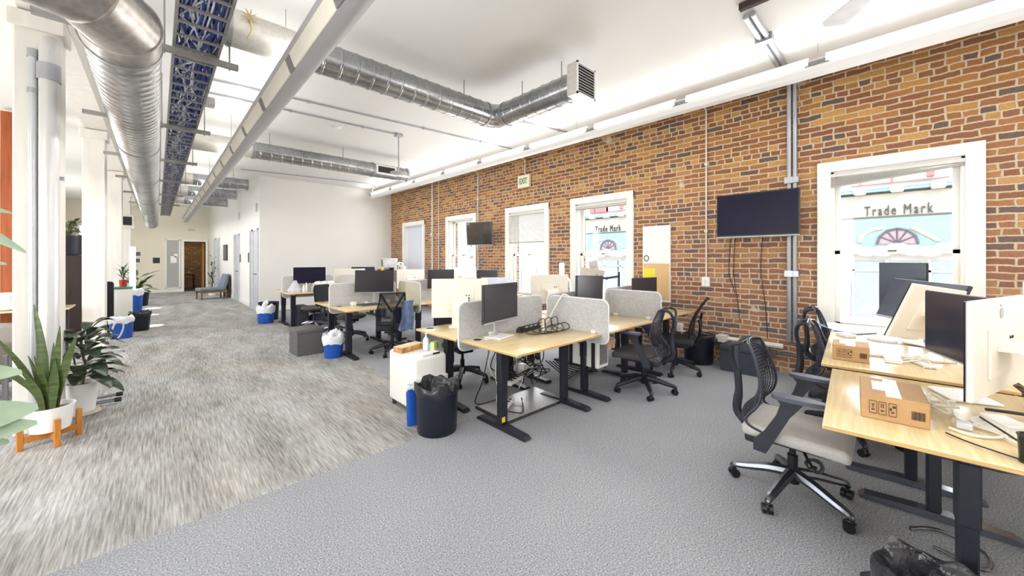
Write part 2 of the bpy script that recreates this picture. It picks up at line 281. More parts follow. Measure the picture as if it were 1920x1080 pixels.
# ------------------------------------------------------------------ mesh builder
def rotz(a): return Matrix.Rotation(a, 4, 'Z')
class MB:
    def __init__(s): s.bm = bmesh.new()
    def _tag(s, vs, T):
        if T is not None: bmesh.ops.transform(s.bm, matrix=T, verts=vs)
    def box(s, c, d, bev=0, T=None, rz=0, seg=1):
        r = bmesh.ops.create_cube(s.bm, size=1.0); vs = r['verts']
        bmesh.ops.scale(s.bm, vec=d, verts=vs)
        if bev:
            es = list({e for v in vs for e in v.link_edges})
            q = bmesh.ops.bevel(s.bm, geom=es, offset=min(bev, .49*min(d)), segments=seg, affect='EDGES', profile=.5)
            fs = q['faces']; allv = set()
            stack = list(q['verts'])
            seen = set(stack)
            while stack:
                v = stack.pop(); allv.add(v)
                for e in v.link_edges:
                    o = e.other_vert(v)
                    if o not in seen: seen.add(o); stack.append(o)
            vs = list(allv)
        if rz: bmesh.ops.rotate(s.bm, cent=(0, 0, 0), matrix=Matrix.Rotation(rz, 3, 'Z'), verts=vs)
        bmesh.ops.translate(s.bm, vec=c, verts=vs); s._tag(vs, T); return s
    def tube(s, pts, r, n=8, caps=True, T=None, sx=1., close=False):
        pts = [Vector(p) for p in pts]
        rs = r if isinstance(r, (list, tuple)) else [r]*len(pts)
        rings = []; up = None
        for i, p in enumerate(pts):
            if close: t = (pts[(i+1) % len(pts)]-pts[i-1])
            else: t = (pts[min(i+1, len(pts)-1)]-pts[max(i-1, 0)])
            if t.length < 1e-9: t = Vector((0, 0, 1))
            t.normalize()
            if up is None:
                up = Vector((0, 0, 1)) if abs(t.z) < .9 else Vector((0, 1, 0))
            up = (up-t*up.dot(t))
            if up.length < 1e-6: up = t.orthogonal()
            up.normalize(); sd = t.cross(up)
            rings.append([s.bm.verts.new(p+(sd*math.cos(2*PI*k/n)*sx+up*math.sin(2*PI*k/n))*rs[i]) for k in range(n)])
        m = len(rings)
        for i in range(m if close else m-1):
            a, b = rings[i], rings[(i+1) % m]
            for k in range(n): s.bm.faces.new((a[k], a[(k+1) % n], b[(k+1) % n], b[k]))
        if caps and not close:
            s.bm.faces.new(list(reversed(rings[0]))); s.bm.faces.new(rings[-1])
        s._tag([v for q in rings for v in q], T); return s
    def cyl(s, a, b, r, r2=None, n=16, T=None): return s.tube([a, b], [r, r if r2 is None else r2], n, True, T)
    def lathe(s, prof, n=24, c=(0, 0, 0), T=None, sx=1, sy=1, jit=0, arc=None):
        rings = []; rg = random.Random(5)
        for (r, z) in prof:
            rings.append([s.bm.verts.new((c[0]+r*sx*math.cos(2*PI*k/n)*(1+jit*(rg.random()-.5)), c[1]+r*sy*math.sin(2*PI*k/n)*(1+jit*(rg.random()-.5)), c[2]+z+jit*.3*r*(rg.random()-.5))) for k in range(n)])
        for a, b in zip(rings, rings[1:]):
            for k in range(n): s.bm.faces.new((a[k], a[(k+1) % n], b[(k+1) % n], b[k]))
        if prof[0][0] > 1e-6: s.bm.faces.new(list(reversed(rings[0])))
        if prof[-1][0] > 1e-6 and arc is None: s.bm.faces.new(rings[-1])
        s._tag([v for q in rings for v in q], T); return s
    def ball(s, c, d, u=16, v=10, T=None):
        r = bmesh.ops.create_uvsphere(s.bm, u_segments=u, v_segments=v, radius=.5); vs = r['verts']
        bmesh.ops.scale(s.bm, vec=d, verts=vs); bmesh.ops.translate(s.bm, vec=c, verts=vs); s._tag(vs, T); return s
    def prism(s, outline, t, T=None):
        """outline in local XZ, extruded +-t/2 along local Y"""
        a = [s.bm.verts.new((x, -t/2, z)) for x, z in outline]; b = [s.bm.verts.new((x, t/2, z)) for x, z in outline]
        n = len(a)
        s.bm.faces.new(a); s.bm.faces.new(list(reversed(b)))
        for k in range(n): s.bm.faces.new((a[(k+1) % n], a[k], b[k], b[(k+1) % n]))
        s._tag(a+b, T); return s
    def leaf(s, base, tip, w, droop=0., up=(0, 0, 1), fold=.25, n=8, prof=None, twist=0., thick=0):
        base = Vector(base); tip = Vector(tip); d = tip-base; L = d.length
        t = d.normalized(); u = Vector(up); sd = t.cross(u)
        if sd.length < 1e-3: sd = t.orthogonal()
        sd.normalize(); nn = sd.cross(t).normalized()
        prev = None
        for i in range(n+1):
            f = i/n
            p = base+d*f+Vector((0, 0, -1))*droop*(f**2)+Vector((0, 0, 1))*droop*.6*math.sin(PI*f)
            ww = w*.5*(prof(f) if prof else math.sin(PI*min(1, max(.02, f*.94+.03)))**.75)
            a = twist*f; sv = sd*math.cos(a)+nn*math.sin(a); nv = nn*math.cos(a)-sd*math.sin(a)
            row = [s.bm.verts.new(p-sv*ww+nv*ww*fold), s.bm.verts.new(p), s.bm.verts.new(p+sv*ww+nv*ww*fold)]
            if prev:
                s.bm.faces.new((prev[0], prev[1], row[1], row[0])); s.bm.faces.new((prev[1], prev[2], row[2], row[1]))
            prev = row
        return s
    def build(s, name, mat, parent=None, smooth=True, origin=False, ang=35):
        bm = s.bm
        bmesh.ops.recalc_face_normals(bm, faces=bm.faces)
        loc = Vector((0, 0, 0))
        if origin and bm.verts:
            xs = [v.co for v in bm.verts]
            loc = Vector(((min(v.x for v in xs)+max(v.x for v in xs))/2, (min(v.y for v in xs)+max(v.y for v in xs))/2, min(v.z for v in xs)))
            bmesh.ops.translate(bm, vec=-loc, verts=bm.verts)
        if smooth:
            ca = math.cos(math.radians(ang))
            for f in bm.faces: f.smooth = True
            for e in bm.edges:
                if len(e.link_faces) == 2 and e.link_faces[0].normal.dot(e.link_faces[1].normal) < ca: e.smooth = False
        me = bpy.data.meshes.new(name); bm.to_mesh(me); bm.free()
        me.materials.append(mat)
        o = bpy.data.objects.new(name, me); C.objects.link(o); o.location = loc
        if parent is not None: o.parent = parent
        return o
def tag(o, label, cat, group=None):
    o['label'] = label; o['category'] = cat
    if group: o['group'] = group
    return o
def struct(o): o['kind'] = 'structure'; return o
def thing(name, label, cat, loc=(0, 0, 0), rz=0, group=None):
    o = bpy.data.objects.new(name, None); o.empty_display_size = .05; C.objects.link(o)
    o.location = loc; o.rotation_euler = (0, 0, rz)
    return tag(o, label, cat, group)
def root_struct(name, loc=(0, 0, 0)):
    o = bpy.data.objects.new(name, None); o.empty_display_size = .05; C.objects.link(o); o.location = loc
    return struct(o)
def dup(src, loc, rz, label, group=None):
    r = src.copy(); C.objects.link(r); r.location = loc; r.rotation_euler = (0, 0, rz); r['label'] = label
    if group: r['group'] = group
    for ch in list(src.children):
        c = ch.copy(); C.objects.link(c); c.parent = r
        for g in list(ch.children):
            d = g.copy(); C.objects.link(d); d.parent = c
    return r
def one(mb, name, mat, label, cat, group=None, smooth=True): return tag(mb.build(name, mat, None, smooth, True), label, cat, group)
def crom(pts, k=6, close=False):
    P = [Vector(p) for p in pts]; out = []; n = len(P)
    for i in range(n if close else n-1):
        if close: a, b, c, d = P[i-1], P[i], P[(i+1) % n], P[(i+2) % n]
        else: a, b, c, d = P[max(i-1, 0)], P[i], P[i+1], P[min(i+2, n-1)]
        for j in range(k):
            t = j/k
            out.append(.5*((2*b)+(-a+c)*t+(2*a-5*b+4*c-d)*t*t+(-a+3*b-3*c+d)*t*t*t))
    if not close: out.append(P[-1])
    return out
D = math.radians

# ------------------------------------------------------------------ room shell
W = 5.95; CH = 3.8; YB = 12.42; YF = 22.3; YN = -5.0; XL = -3.4
struct(MB().box(((XL+2.12)/2, (2.8+YF)/2, -.05), (2.12-XL, YF-2.8, .1)).build('floor', streak, smooth=False))
fl = MB(); fl.box(((2.12+W)/2, (YN+YB)/2, -.05), (W-2.12, YB-YN, .1)); fl.box(((XL+2.12)/2, (YN+2.8)/2, -.05), (2.12-XL, 2.8-YN, .1))
struct(fl.build('floor', speckle, smooth=False))
struct(MB().box(((XL+W)/2, (YN+YF)/2, CH+.1), (W-XL+.8, YF-YN+.8, .2)).build('ceiling', ceil_m, smooth=False))
WIN = {1: (10.13, 11.54), 2: (7.58, 8.97), 3: (5.12, 6.47), 4: (3.21, 4.56), 5: (-.55, .75), 6: (-4.4, -3.1)}
CAS = .13; ZS = .68; ZT = 2.545
ops = sorted([(a+CAS, b-CAS) for a, b in WIN.values()])
bw = MB(); y = YN
for a, b in ops:
    bw.box((W+.15, (y+a)/2, CH/2), (.3, a-y, CH))
    bw.box((W+.15, (a+b)/2, ZS/2), (.3, b-a, ZS)); bw.box((W+.15, (a+b)/2, (ZT+CH)/2), (.3, b-a, CH-ZT)); y = b
bw.box((W+.15, (y+YB+.3)/2, CH/2), (.3, YB+.3-y, CH))
struct(bw.build('wall_right', brick, smooth=False))
struct(MB().box(((2.07+W)/2, YB+.1, CH/2), (W-2.07, .2, CH)).build('wall_back', white_wall, smooth=False))
wc = MB()
T0 = (2.07, YB); T1 = (2.07, 17.0); T2 = (1.72, YF)
def seg_wall(mb, p, q, t, z0, z1):
    d = Vector((q[0]-p[0], q[1]-p[1], 0)); L = d.length; n = Vector((d.y, -d.x, 0)).normalized()
    c = Vector(((p[0]+q[0])/2, (p[1]+q[1])/2, (z0+z1)/2))+n*t/2
    mb.box(c, (L, t, z1-z0), rz=math.atan2(d.y, d.x))
seg_wall(wc, (2.07, YB+.2), T1, .12, 0, CH); seg_wall(wc, T1, T2, .12, 0, CH)
struct(wc.build('wall_corridor', white_wall, smooth=False))
DX0, DX1, DZ = .86, 1.63, 2.26
wf = MB()
WX0, WX1 = -2.3, -.95
wf.box(((XL+WX0)/2, YF+.1, CH/2), (WX0-XL, .2, CH)); wf.box(((WX0+WX1)/2, YF+.1, .4), (WX1-WX0, .2, .8)); wf.box(((WX0+WX1)/2, YF+.1, (2.9+CH)/2), (WX1-WX0, .2, CH-2.9))
wf.box(((WX1+DX0)/2, YF+.1, CH/2), (DX0-WX1, .2, CH)); wf.box(((DX0+DX1)/2, YF+.1, (DZ+CH)/2), (DX1-DX0, .2, CH-DZ)); wf.box(((DX1+2.2)/2, YF+.1, CH/2), (2.2-DX1, .2, CH))
struct(wf.build('wall_far', cream_wall, smooth=False))
wl = MB(); lops = [(-3, -.8), (1.0, 3.6), (5.6, 8.2), (10.2, 12.8), (15.6, 18.8)]
y = YN
for a, b in lops:
    wl.box((XL-.1, (y+a)/2, CH/2), (.2, a-y, CH)); wl.box((XL-.1, (a+b)/2, .35), (.2, b-a, .7)); wl.box((XL-.1, (a+b)/2, 3.4), (.2, b-a, .8)); y = b
wl.box((XL-.1, (y+YF)/2, CH/2), (.2, YF-y, CH))
struct(wl.build('wall_left', cream_wall, smooth=False))
struct(MB().box(((XL+W)/2, YN-.1, CH/2), (W-XL+.4, .2, CH)).build('wall_near', white_wall, smooth=False))
for i, (a, b) in enumerate(lops+[(None, None)]):
    r = root_struct('window_%d' % (7+i))
    f = MB(); g = MB()
    if a is not None:
        for yy in (a+.04, (a+b)/2, b-.04): f.box((XL-.08, yy, 1.85), (.08, .08, 2.3))
        for zz in (.74, 1.85, 2.96): f.box((XL-.08, (a+b)/2, zz), (.07, b-a, .08))
        g.box((XL-.1, (a+b)/2, 1.85), (.008, b-a-.1, 2.2))
    else:
        for xx in (WX0+.04, (WX0+WX1)/2, WX1-.04): f.box((xx, YF+.08, 1.85), (.08, .08, 2.1))
        for zz in (.84, 1.85, 2.86): f.box(((WX0+WX1)/2, YF+.08, zz), (WX1-WX0, .07, .08))
        g.box(((WX0+WX1)/2, YF+.1, 1.85), (WX1-WX0-.1, .008, 2.0))
    f.build('window_frame', trim_m, r, False); g.build('pane', glass_m, r, False)
# room behind the far doorway
struct(MB().box((1.2, 25.3, 1.3), (3.2, .1, 2.6)).build('wall_store', brick, smooth=False))
sw = MB(); sw.box((2.25, 23.85, 1.3), (.1, 2.8, 2.6)); sw.box((.1, 23.85, 1.3), (.1, 2.8, 2.6)); sw.box((1.2, 23.85, 2.65), (2.3, 2.9, .1))
struct(sw.build('wall_store', M('ochre_plaster', srgb(170, 132, 66), .8, var=.1), smooth=False))
struct(MB().box((1.2, 23.85, -.05), (2.3, 2.8, .1)).build('floor', M('store_floor', srgb(90, 82, 76), .8), smooth=False))
dr = root_struct('door_1')
df = MB()
df.box((DX0-.03, YF-.02, DZ/2), (.08, .06, DZ)); df.box((DX1+.03, YF-.02, DZ/2), (.08, .06, DZ)); df.box(((DX0+DX1)/2, YF-.02, DZ+.03), (DX1-DX0+.14, .06, .08))
df.build('door_frame', trim_m, dr, False)
# baseboards
bb = MB(); bb.box(((2.07+W)/2, YB-.008, .06), (W-2.07-.02, .016, .12)); struct(bb.build('baseboard_back', trim_m, smooth=False))
bb = MB(); seg_wall(bb, T0, T1, -.016, 0, .12); seg_wall(bb, T1, T2, -.016, 0, .12); struct(bb.build('baseboard_corridor', trim_m, smooth=False))
bb = MB(); bb.box(((WX1+DX0)/2-.45, YF-.008, .06), (DX0-WX1+.9-.1, .016, .12)); struct(bb.build('baseboard_far', trim_m, smooth=False))
# timber header over the columns
hb = MB(); hb.box((-.72, (2.0+YF)/2, 3.7), (.26, YF-2.0, .2)); struct(hb.build('trim_1', post_m, smooth=False))
# columns
for i, (yy, lab) in enumerate([(5.13, 'white square timber column behind the snake plant, nearest of the row'), (9.1, 'white square timber column just past the dark cabinet, second of the row'),
                  (13.1, 'white square timber column behind the green lidded bin, third of the row'), (17.1, 'farthest white timber column, under the boxed vent at the corridor end')]):
    t = thing('column', lab, 'column', (-.75, yy+.135, 0), group='timber columns along the corridor')
    MB().box((0, 0, 1.8), (.26, .27, 3.6), .012).build('shaft', post_m, t)
    MB().box((0, 0, 3.52), (.32, .35, .14), .01).build('capital', post_m, t)

# windows in the brick wall
GX = W+.13
for n in range(1, 7):
    a, b = WIN[n]; ym = (a+b)/2
    r = root_struct('window_%d' % n)
    f = MB(); zc = 2.665
    f.box((W-.012, a+CAS/2, (ZS-.1+zc)/2), (.05, CAS, zc-ZS+.1), .006); f.box((W-.012, b-CAS/2, (ZS-.1+zc)/2), (.05, CAS, zc-ZS+.1), .006)
    f.box((W-.012, ym, zc-.062), (.054, b-a, .125), .006)
    f.build('casing', trim_m, r)
    MB().box((W-.02, ym, ZS-.02), (.14, b-a+.08, .04), .008).build('sill', trim_m, r)
    j = MB(); ia, ib = a+CAS, b-CAS
    j.box((W+.1, ia+.012, (ZS+ZT)/2), (.2, .024, ZT-ZS)); j.box((W+.1, ib-.012, (ZS+ZT)/2), (.2, .024, ZT-ZS)); j.box((W+.1, ym, ZT-.012), (.2, ib-ia, .024))
    j.build('jamb', trim_m, r)
    for nm, z0, z1, xx in (('upper_sash', 1.55, ZT-.024, GX+.03), ('lower_sash', ZS, 1.59, GX-.01)):
        s = MB(); wd = .05
        s.box((xx, ia+.024+wd/2, (z0+z1)/2), (.035, wd, z1-z0)); s.box((xx, ib-.024-wd/2, (z0+z1)/2), (.035, wd, z1-z0))
        s.box((xx, ym, z0+.02), (.035, ib-ia-.05, .04)); s.box((xx, ym, z1-.02), (.035, ib-ia-.05, .04))
        so = s.build(nm, trim_m, r)
        MB().box((xx, ym, (z0+z1)/2), (.006, ib-ia-.15, z1-z0-.08)).build('pane', glass_m, so, False)
    MB().box((GX-.035, ym, 1.585), (.03, .07, .018), .004).build('sash_lock', graphite, r)
def blind(n, z0, label, skew=0., open_=False):
    a, b = WIN[n]; ia, ib = a+CAS-.03, b-CAS+.03; ym = (ia+ib)/2; L = ib-ia
    t = thing('window_blind', label, 'blind', (W-.004, ym, z0))
    MB().box((0, 0, ZT-.05-z0), (.045, L, .04), .005).build('headrail', blind_m, t)
    s = MB(); z = ZT-.08-z0; k = 0; gap = .024 if not open_ else .006
    N = max(3, int((z-.02)/gap)) if not open_ else 12
    for i in range(N):
        f = i/(N-1) if N > 1 else 0
        sl = skew*f
        zz = z-(z-.02)*f
        T = Matrix.Translation((0, 0, zz)) @ Matrix.Rotation(sl, 4, 'X') @ Matrix.Rotation(D(38 if not open_ else 4), 4, 'Y')
        s.box((0, 0, 0), (.026, L, .0015), T=T)
    s.build('slats', blind_m, t, False)
    T = Matrix.Translation((0, 0, .008)) @ Matrix.Rotation(skew, 4, 'X')
    MB().box((0, 0, 0), (.03, L, .018), .004, T=T).build('bottom_rail', blind_dk, t)
    if not open_: MB().cyl((-.02, L*.42, ZT-.08-z0), (-.02, L*.42, max(-.35, ZT-.75-z0)), .004, n=6).build('wand', conduit_w, t)
blind(5, 2.40, 'pulled-up venetian blind hanging crooked, in the large window behind the desks', skew=D(-5), open_=True)
blind(4, 2.43, 'fully raised venetian blind in the window beside the whiteboard', open_=True)
blind(3, 1.84, 'half lowered pale venetian blind below the exit sign')
t = tag(MB().box((W+.06, (WIN[1][0]+WIN[1][1])/2, 1.66), (.006, 1.07, 1.72)).build('roller_shade', M('pale_blue_shade', srgb(214, 220, 232), .8, var=.03, scale=2), None, False, True), 'pale roller shade covering the farthest brick-wall window', 'shade')
# ------------------------------------------------------------------ ducts, trays, lamps
def ribbed(mb, p0, p1, r, step=.16, rib=.006, rw=.012, n=28):
    p0 = Vector(p0); p1 = Vector(p1); L = (p1-p0).length; t = (p1-p0)/L
    pts = [p0]; rs = [r]; s = step*.5
    while s < L-.05:
        for ds, rr in ((-rw, r), (-rw*.4, r+rib), (rw*.4, r+rib), (rw, r)): pts.append(p0+t*(s+ds)); rs.append(rr)
        s += step
    pts.append(p1); rs.append(r)
    mb.tube(pts, rs, n)
def arc_pts(c, ra, a0, a1, k, z):
    return [(c[0]+ra*math.cos(a0+(a1-a0)*i/k), c[1]+ra*math.sin(a0+(a1-a0)*i/k), z) for i in range(k+1)]
# main corridor duct: comes from the left, turns and runs down the corridor
t = thing('air_duct', 'big galvanised spiral duct with elbow running down the corridor ceiling beside the cable tray', 'duct', (-.16, 3.0, 2.86))
DZc = 0; r = .18
m = MB(); ribbed(m, (0, .32, 0), (0, 8.5, 0), r, .11, .0028, .010); ribbed(m, (0, 8.56, 0), (0, 17.8, 0), r, .16, .003, .010)
m.build('spiral_run', duct_main, t)
m = MB(); m.tube([(0, .34, 0), (0, .12, 0), (-.11, -.17, 0), (-.40, -.30, 0), (-.66, -.30, 0)], r+.004, 32); m.build('elbow', duct_dk, t, ang=14)
m = MB(); ribbed(m, (-.64, -.30, 0), (-3.15, -.30, 0), r, .62, .004, .012); m.build('branch_run', duct_dk, t)
for a_, b_, c_ in (((0, .34, 0), (0, .12, 0), (-.11, -.17, 0)), ((0, .12, 0), (-.11, -.17, 0), (-.40, -.30, 0)), ((-.11, -.17, 0), (-.40, -.30, 0), (-.66, -.30, 0))):
    dd = ((Vector(b_)-Vector(a_)).normalized()+(Vector(c_)-Vector(b_)).normalized()).normalized()*.005
    MB().tube([Vector(b_)-dd, Vector(b_)+dd], r+.0105, 32).build('seam_band', duct_dk, t)
for p, d in (((0, .33, 0), (0, 1, 0)), ((-.65, -.30, 0), (1, 0, 0)), ((0, 8.53, 0), (0, 1, 0)), ((0, 3.2, 0), (0, 1, 0)), ((0, 5.6, 0), (0, 1, 0)), ((0, 11.4, 0), (0, 1, 0)), ((0, 14.4, 0), (0, 1, 0))):
    p = Vector(p); d = Vector(d)*.012; MB().tube([p-d, p+d], r+.010, 28).build('seam_band', flange_m, t)
m = MB()
for yy in (1.4, 4.6, 8, 11.5, 15): m.cyl((0, yy, .18), (0, yy, .93), .008, n=6)
m.cyl((-1.6, -.3, .18), (-1.6, -.3, .93), .008, n=6); m.build('hanger_rod', galv_strut, t)

# duct across the open office with an elbow and a grille box
z1 = 3.45; y1 = 3.92; x1 = 3.42; r1 = .15
t = thing('air_duct', 'galvanised spiral duct crossing the office with an elbow and square grille box at its end', 'duct', (x1, y1, z1))
m = MB(); ribbed(m, (-2.35, 0, 0), (-.2, 0, 0), r1, .16); m.build('spiral_run', duct_m, t)
m = MB(); m.tube([(-3.3, 0, 0), (-2.36, 0, 0)], r1, 28); m.build('plain_run', duct_lt, t)
m = MB(); pts = [(x, y, 0) for x, y in [(-.21, 0), (-.10, -.016), (-.03, -.06), (.0, -.10), (.012, -.21)]]
m.tube(crom(pts, 4), r1+.003, 28); m.build('elbow', duct_m, t)
m = MB(); ribbed(m, (.012, -.2, 0), (.012, -1.36, 0), r1, .16); m.build('end_run', duct_m, t)
m = MB(); m.box((.012, -1.425, .0), (.34, .13, .35), .006); gb = m.build('grille_box', duct_lt, t)
m = MB(); m.box((.012, -1.497, -.165), (.34, .014, .02)); m.box((.012, -1.497, .165), (.34, .014, .02)); m.box((-.148, -1.497, 0), (.02, .014, .35)); m.box((.172, -1.497, 0), (.02, .014, .35))
m.build('grille_frame', fixture_m, gb, False)
MB().box((.012, -1.4915, 0), (.31, .003, .32)).build('grille_shade_sheet', dark_hole, gb, False)  # flat dark sheet stands in for the shade behind the louvres
m = MB()
for i in range(10): m.box((0, 0, 0), (.31, .026, .003), T=Matrix.Translation((.012, -1.503, -.14+.031*i)) @ Matrix.Rotation(D(32), 4, 'X'))
m.build('louvre', fixture_m, gb, False)
m = MB()
for x, yv in ((-2.2, 0), (-.55, 0)): m.cyl((x, yv, r1), (x, yv, CH-z1), .007, n=6)
for yv in (-.5, -1.15): m.cyl((.012, yv, r1), (.012, yv, CH-z1), .007, n=6)
m.build('hanger_rod', galv_strut, t)
for a, b in (((-2.37, 0, 0), (-2.33, 0, 0)), ((-3.0, 0, 0), (-2.97, 0, 0)), ((-.22, 0, 0), (-.19, 0, 0)), ((.012, -.2, 0), (.012, -.23, 0))): MB().tube([a, b], r1+.01, 28).build('seam_band', flange_m, t)
m = MB()
for a in range(9): m.leaf((-2.86, -.155, .06), (-2.86+.07*math.cos(a*.7), -.165, .06+.07*math.sin(a*.7)), .02)
m.tube(crom([(-2.86, -.16, .03), (-2.85, -.17, -.05), (-2.88, -.165, -.13)], 4), .005, 6)
m.build('torn_tape', M('yellowed_insulation', srgb(206, 184, 120), .8), t)

# second straight duct
z2 = 3.44; y2 = 8.05
t = thing('air_duct', 'straight galvanised spiral duct near the white back wall with a small side grille', 'duct', (2.5, y2, z2))
m = MB(); ribbed(m, (-1.25, 0, 0), (1.72, 0, 0), r1, .17); m.build('spiral_run', duct_m, t)
m = MB(); m.tube([(-2.3, 0, 0), (-1.26, 0, 0)], r1, 28); m.build('plain_run', duct_lt, t)
m = MB(); m.box((1.17, -.15, 0), (.46, .05, .2), .006); g = m.build('side_grille', fixture_m, t, False)
m = MB(); m.box((1.17, -.178, 0), (.38, .01, .13)); gg = m.build('grille_mesh', dark_hole, g, False)
for a, b in ((-1.28, -1.23), (.9, .93), (1.70, 1.74)): MB().tube([(a, 0, 0), (b, 0, 0)], r1+.01, 28).build('seam_band', flange_m, t)
m = MB()
for x in (-1.0, .3, 1.55): m.cyl((x, 0, r1), (x, 0, CH-z2), .007, n=6)
m.build('hanger_rod', galv_strut, t)
# corridor cross ducts
for yy, xe, zz, lab in ((11.9, 1.72, 3.42, 'nearest of the three short cross ducts over the far corridor'), (13.9, 1.72, 3.40, 'middle of the three short cross ducts over the far corridor'), (15.9, 1.72, 3.38, 'farthest of the three short cross ducts over the far corridor')):
    t = thing('air_duct', lab, 'duct', (xe, yy, zz), group='short cross ducts over the far corridor')
    m = MB(); ribbed(m, (-1.1, 0, 0), (0, 0, 0), .14, .16); m.build('spiral_run', duct_m, t)
    m = MB(); m.tube([(-1.6, 0, 0), (-1.1, 0, 0)], .14, 24); m.build('plain_run', duct_lt, t)
    m = MB(); m.tube([(-.02, 0, 0), (.01, 0, 0)], .155, 24); m.build('end_collar', flange_m, t)
    m = MB(); m.cyl((-.3, 0, .13), (-.3, 0, CH-zz), .007, n=6); m.build('hanger_rod', galv_strut, t)

# cable tray
tz = 3.2
t = thing('cable_tray', 'grey ladder cable tray full of blue data cables along the corridor ceiling', 'cable tray', (.235, 1.0, tz))
m = MB(); LT = 19.6
for sx in (-.145, .145):
    m.box((sx, LT/2, .03), (.006, LT, .06)); m.box((sx*.95, LT/2, 0), (.018, LT, .006)); m.box((sx*.95, LT/2, .06), (.018, LT, .006))
m.build('side_rail', galv_strut, t, False)
N = 88
for i in range(N):
    MB().box((0, .15+i*.22, 0), (.29, .024, .014)).build('rung', galv_strut, t, False)
m = MB(); rg = random.Random(3)
for k in range(46):
    x = -.12+.24*rg.random(); zb = .02+.05*rg.random(); pts = []
    y = -.3+rg.random()*.4
    if k > 30: x0 = .02+rg.random()*.1; x = x0
    while y < LT-.2:
        pts.append((max(-.125, min(.125, x+rg.gauss(0, .03))), y, zb+rg.random()*.035)); y += .32+rg.random()*.2
    m.tube(crom(pts, 2), .007+.004*rg.random(), 5)
o = m.build('blue_cable_bundle', cable_blue, t); o['kind'] = 'stuff'
m = MB()
for k in range(26):
    x = -.12+.24*rg.random(); zb = .008+.05*rg.random(); pts = []
    y = -.3
    while y < LT-.2:
        pts.append((max(-.125, min(.125, x+rg.gauss(0, .045))), y, zb+rg.random()*.03)); y += .3+rg.random()*.2
    m.tube(crom(pts, 2), .007, 5)
o = m.build('white_cable_bundle', M('pale_data_cable', srgb(222, 226, 240), .5, var=.05), t); o['kind'] = 'stuff'
for i, (yy, lab) in enumerate([(4.0, 'nearest steel strut bar under the cable tray'), (6.35, 'second steel strut bar under the cable tray'), (8.6, 'third steel strut bar under the cable tray'), (10.9, 'fourth steel strut bar under the cable tray'), (13.3, 'fifth steel strut bar under the cable tray, above the far corridor'), (15.7, 'farthest steel strut bar under the cable tray')]):
    q = thing('strut_hanger', lab, 'strut', (-.05, yy, 3.13), group='strut bars under the cable tray')
    m = MB(); m.box((0, 0, .002), (1.12, .042, .006)); m.box((0, -.019, .022), (1.12, .005, .04)); m.box((0, .019, .022), (1.12, .005, .04)); m.build('channel', galv_strut, q, False)
    for x in (.09, .5): MB().cyl((x, 0, -.02), (x, 0, CH-3.13), .006, n=6).build('threaded_rod', galv_strut, q)
t = tag(MB().box((0, 0, 0), (.085, .12, .09), .008).build('junction_box', M('pale_junction_box', srgb(206, 204, 198), .5), None), 'pale junction box clipped to the side of the cable tray', 'junction box'); t.location = (.425, 5.35, 3.24)

# linear lamps
def linear_lamp(name, label, loc, L, segs, w, h, wires, side):
    """runs along local y, body of given width/height, with lit lens strips between grey joint plates"""
    t = thing(name, label, 'lamp', loc)
    m = MB(); out = [(-w/2, h*.35), (-w*.36, 0), (w*.36, 0), (w/2, h*.35), (w/2, h), (-w/2, h)]
    if side < 0: out = [(-w/2, h*.62), (-w*.29, h*.08)]+[(w*.5*math.sin(a)*.98+.0, h*.42-h*.42*math.cos(a)) for a in [D(-12)+D(102)*q/8 for q in range(9)]]+[(w/2, h), (-w/2, h)]
    m.prism(out, L, T=Matrix.Translation((0, L/2, 0)))
    m.build('housing', fixture_grey if side < 0 else fixture_m, t, ang=20)
    step = L/segs
    for k in range(segs):
        m = MB(); y0 = k*step+.07; y1 = (k+1)*step-.07
        if side < 0:
            vx, vz = w*.21, -h*.54; ln = math.hypot(vx, vz); an = math.atan2(-vz, vx)
            Tb = Matrix.Translation((-w*.395-.004, 0, h*.35-.003)) @ Matrix.Rotation(an, 4, 'Y')
            m.box((0, (y0+y1)/2, 0), (ln*.96, y1-y0, .014), .003, T=Tb); m.build('lens', lamp_lens2, t)
            MB().box((0, k*step, 0), (ln*.9, .12, .012), .002, T=Tb).build('joint_plate', joint_m, t)
            continue
        m.box((side*(w/2+.006), (y0+y1)/2, h*.78), (.016, y1-y0, h*.40), .004)
        m.box((side*w*.32, (y0+y1)/2, h+.012), (w*.36, y1-y0, .03), .004)
        m.build('lens', lamp_lens if side > 0 else lamp_lens2, t)
        MB().box((side*(w/2+.004), k*step, h*.78), (.016, .20, h*.46), .003).build('joint_plate', joint_m, t)
    for yy in wires:
        MB().cyl((0, yy, h), (0, yy, CH-loc[2]), .003, n=5).build('hanger_wire', galv_strut, t)
    return t
lamp_lens = emit('lit_white_lens', (1, .99, .97), .9)
lamp_lens2 = M('cream_lens', srgb(236, 230, 216), .5, var=.03)
linear_lamp('linear_lamp', 'long white linear lamp hung along the top of the brick wall', (5.12, -3.2, 3.46), 15.62, 11, .16, .15, [2.0, 5.1, 8.2, 11.36, 13.5], 1)
bpy.data.objects['linear_lamp'].rotation_euler = (0, 0, 0)
# its lens faces the room: mirror by turning the fitting end for end
ll = bpy.data.objects['linear_lamp']; ll.location = (5.12, 12.0, 3.46); ll.rotation_euler = (0, 0, PI)
linear_lamp('linear_lamp', 'long grey linear lamp hung diagonally in view along the corridor', (.86, 21.2, 3.0), 23.0, 21, .2, .2, [2.5, 6, 9.5, 13, 16.5, 19.5], -1)
lc = bpy.data.objects['linear_lamp.001']; lc.location = (.86, -2.06, 3.0)
m = MB(); m.tube(crom([(5.12, 11.9, 3.6), (5.05, 11.86, 3.72), (5.12, 11.6, 3.79)], 5), .01, 6)
one(m, 'lamp_cord', cable_wht, 'short white cord feeding the far end of the wall lamp', 'cord')

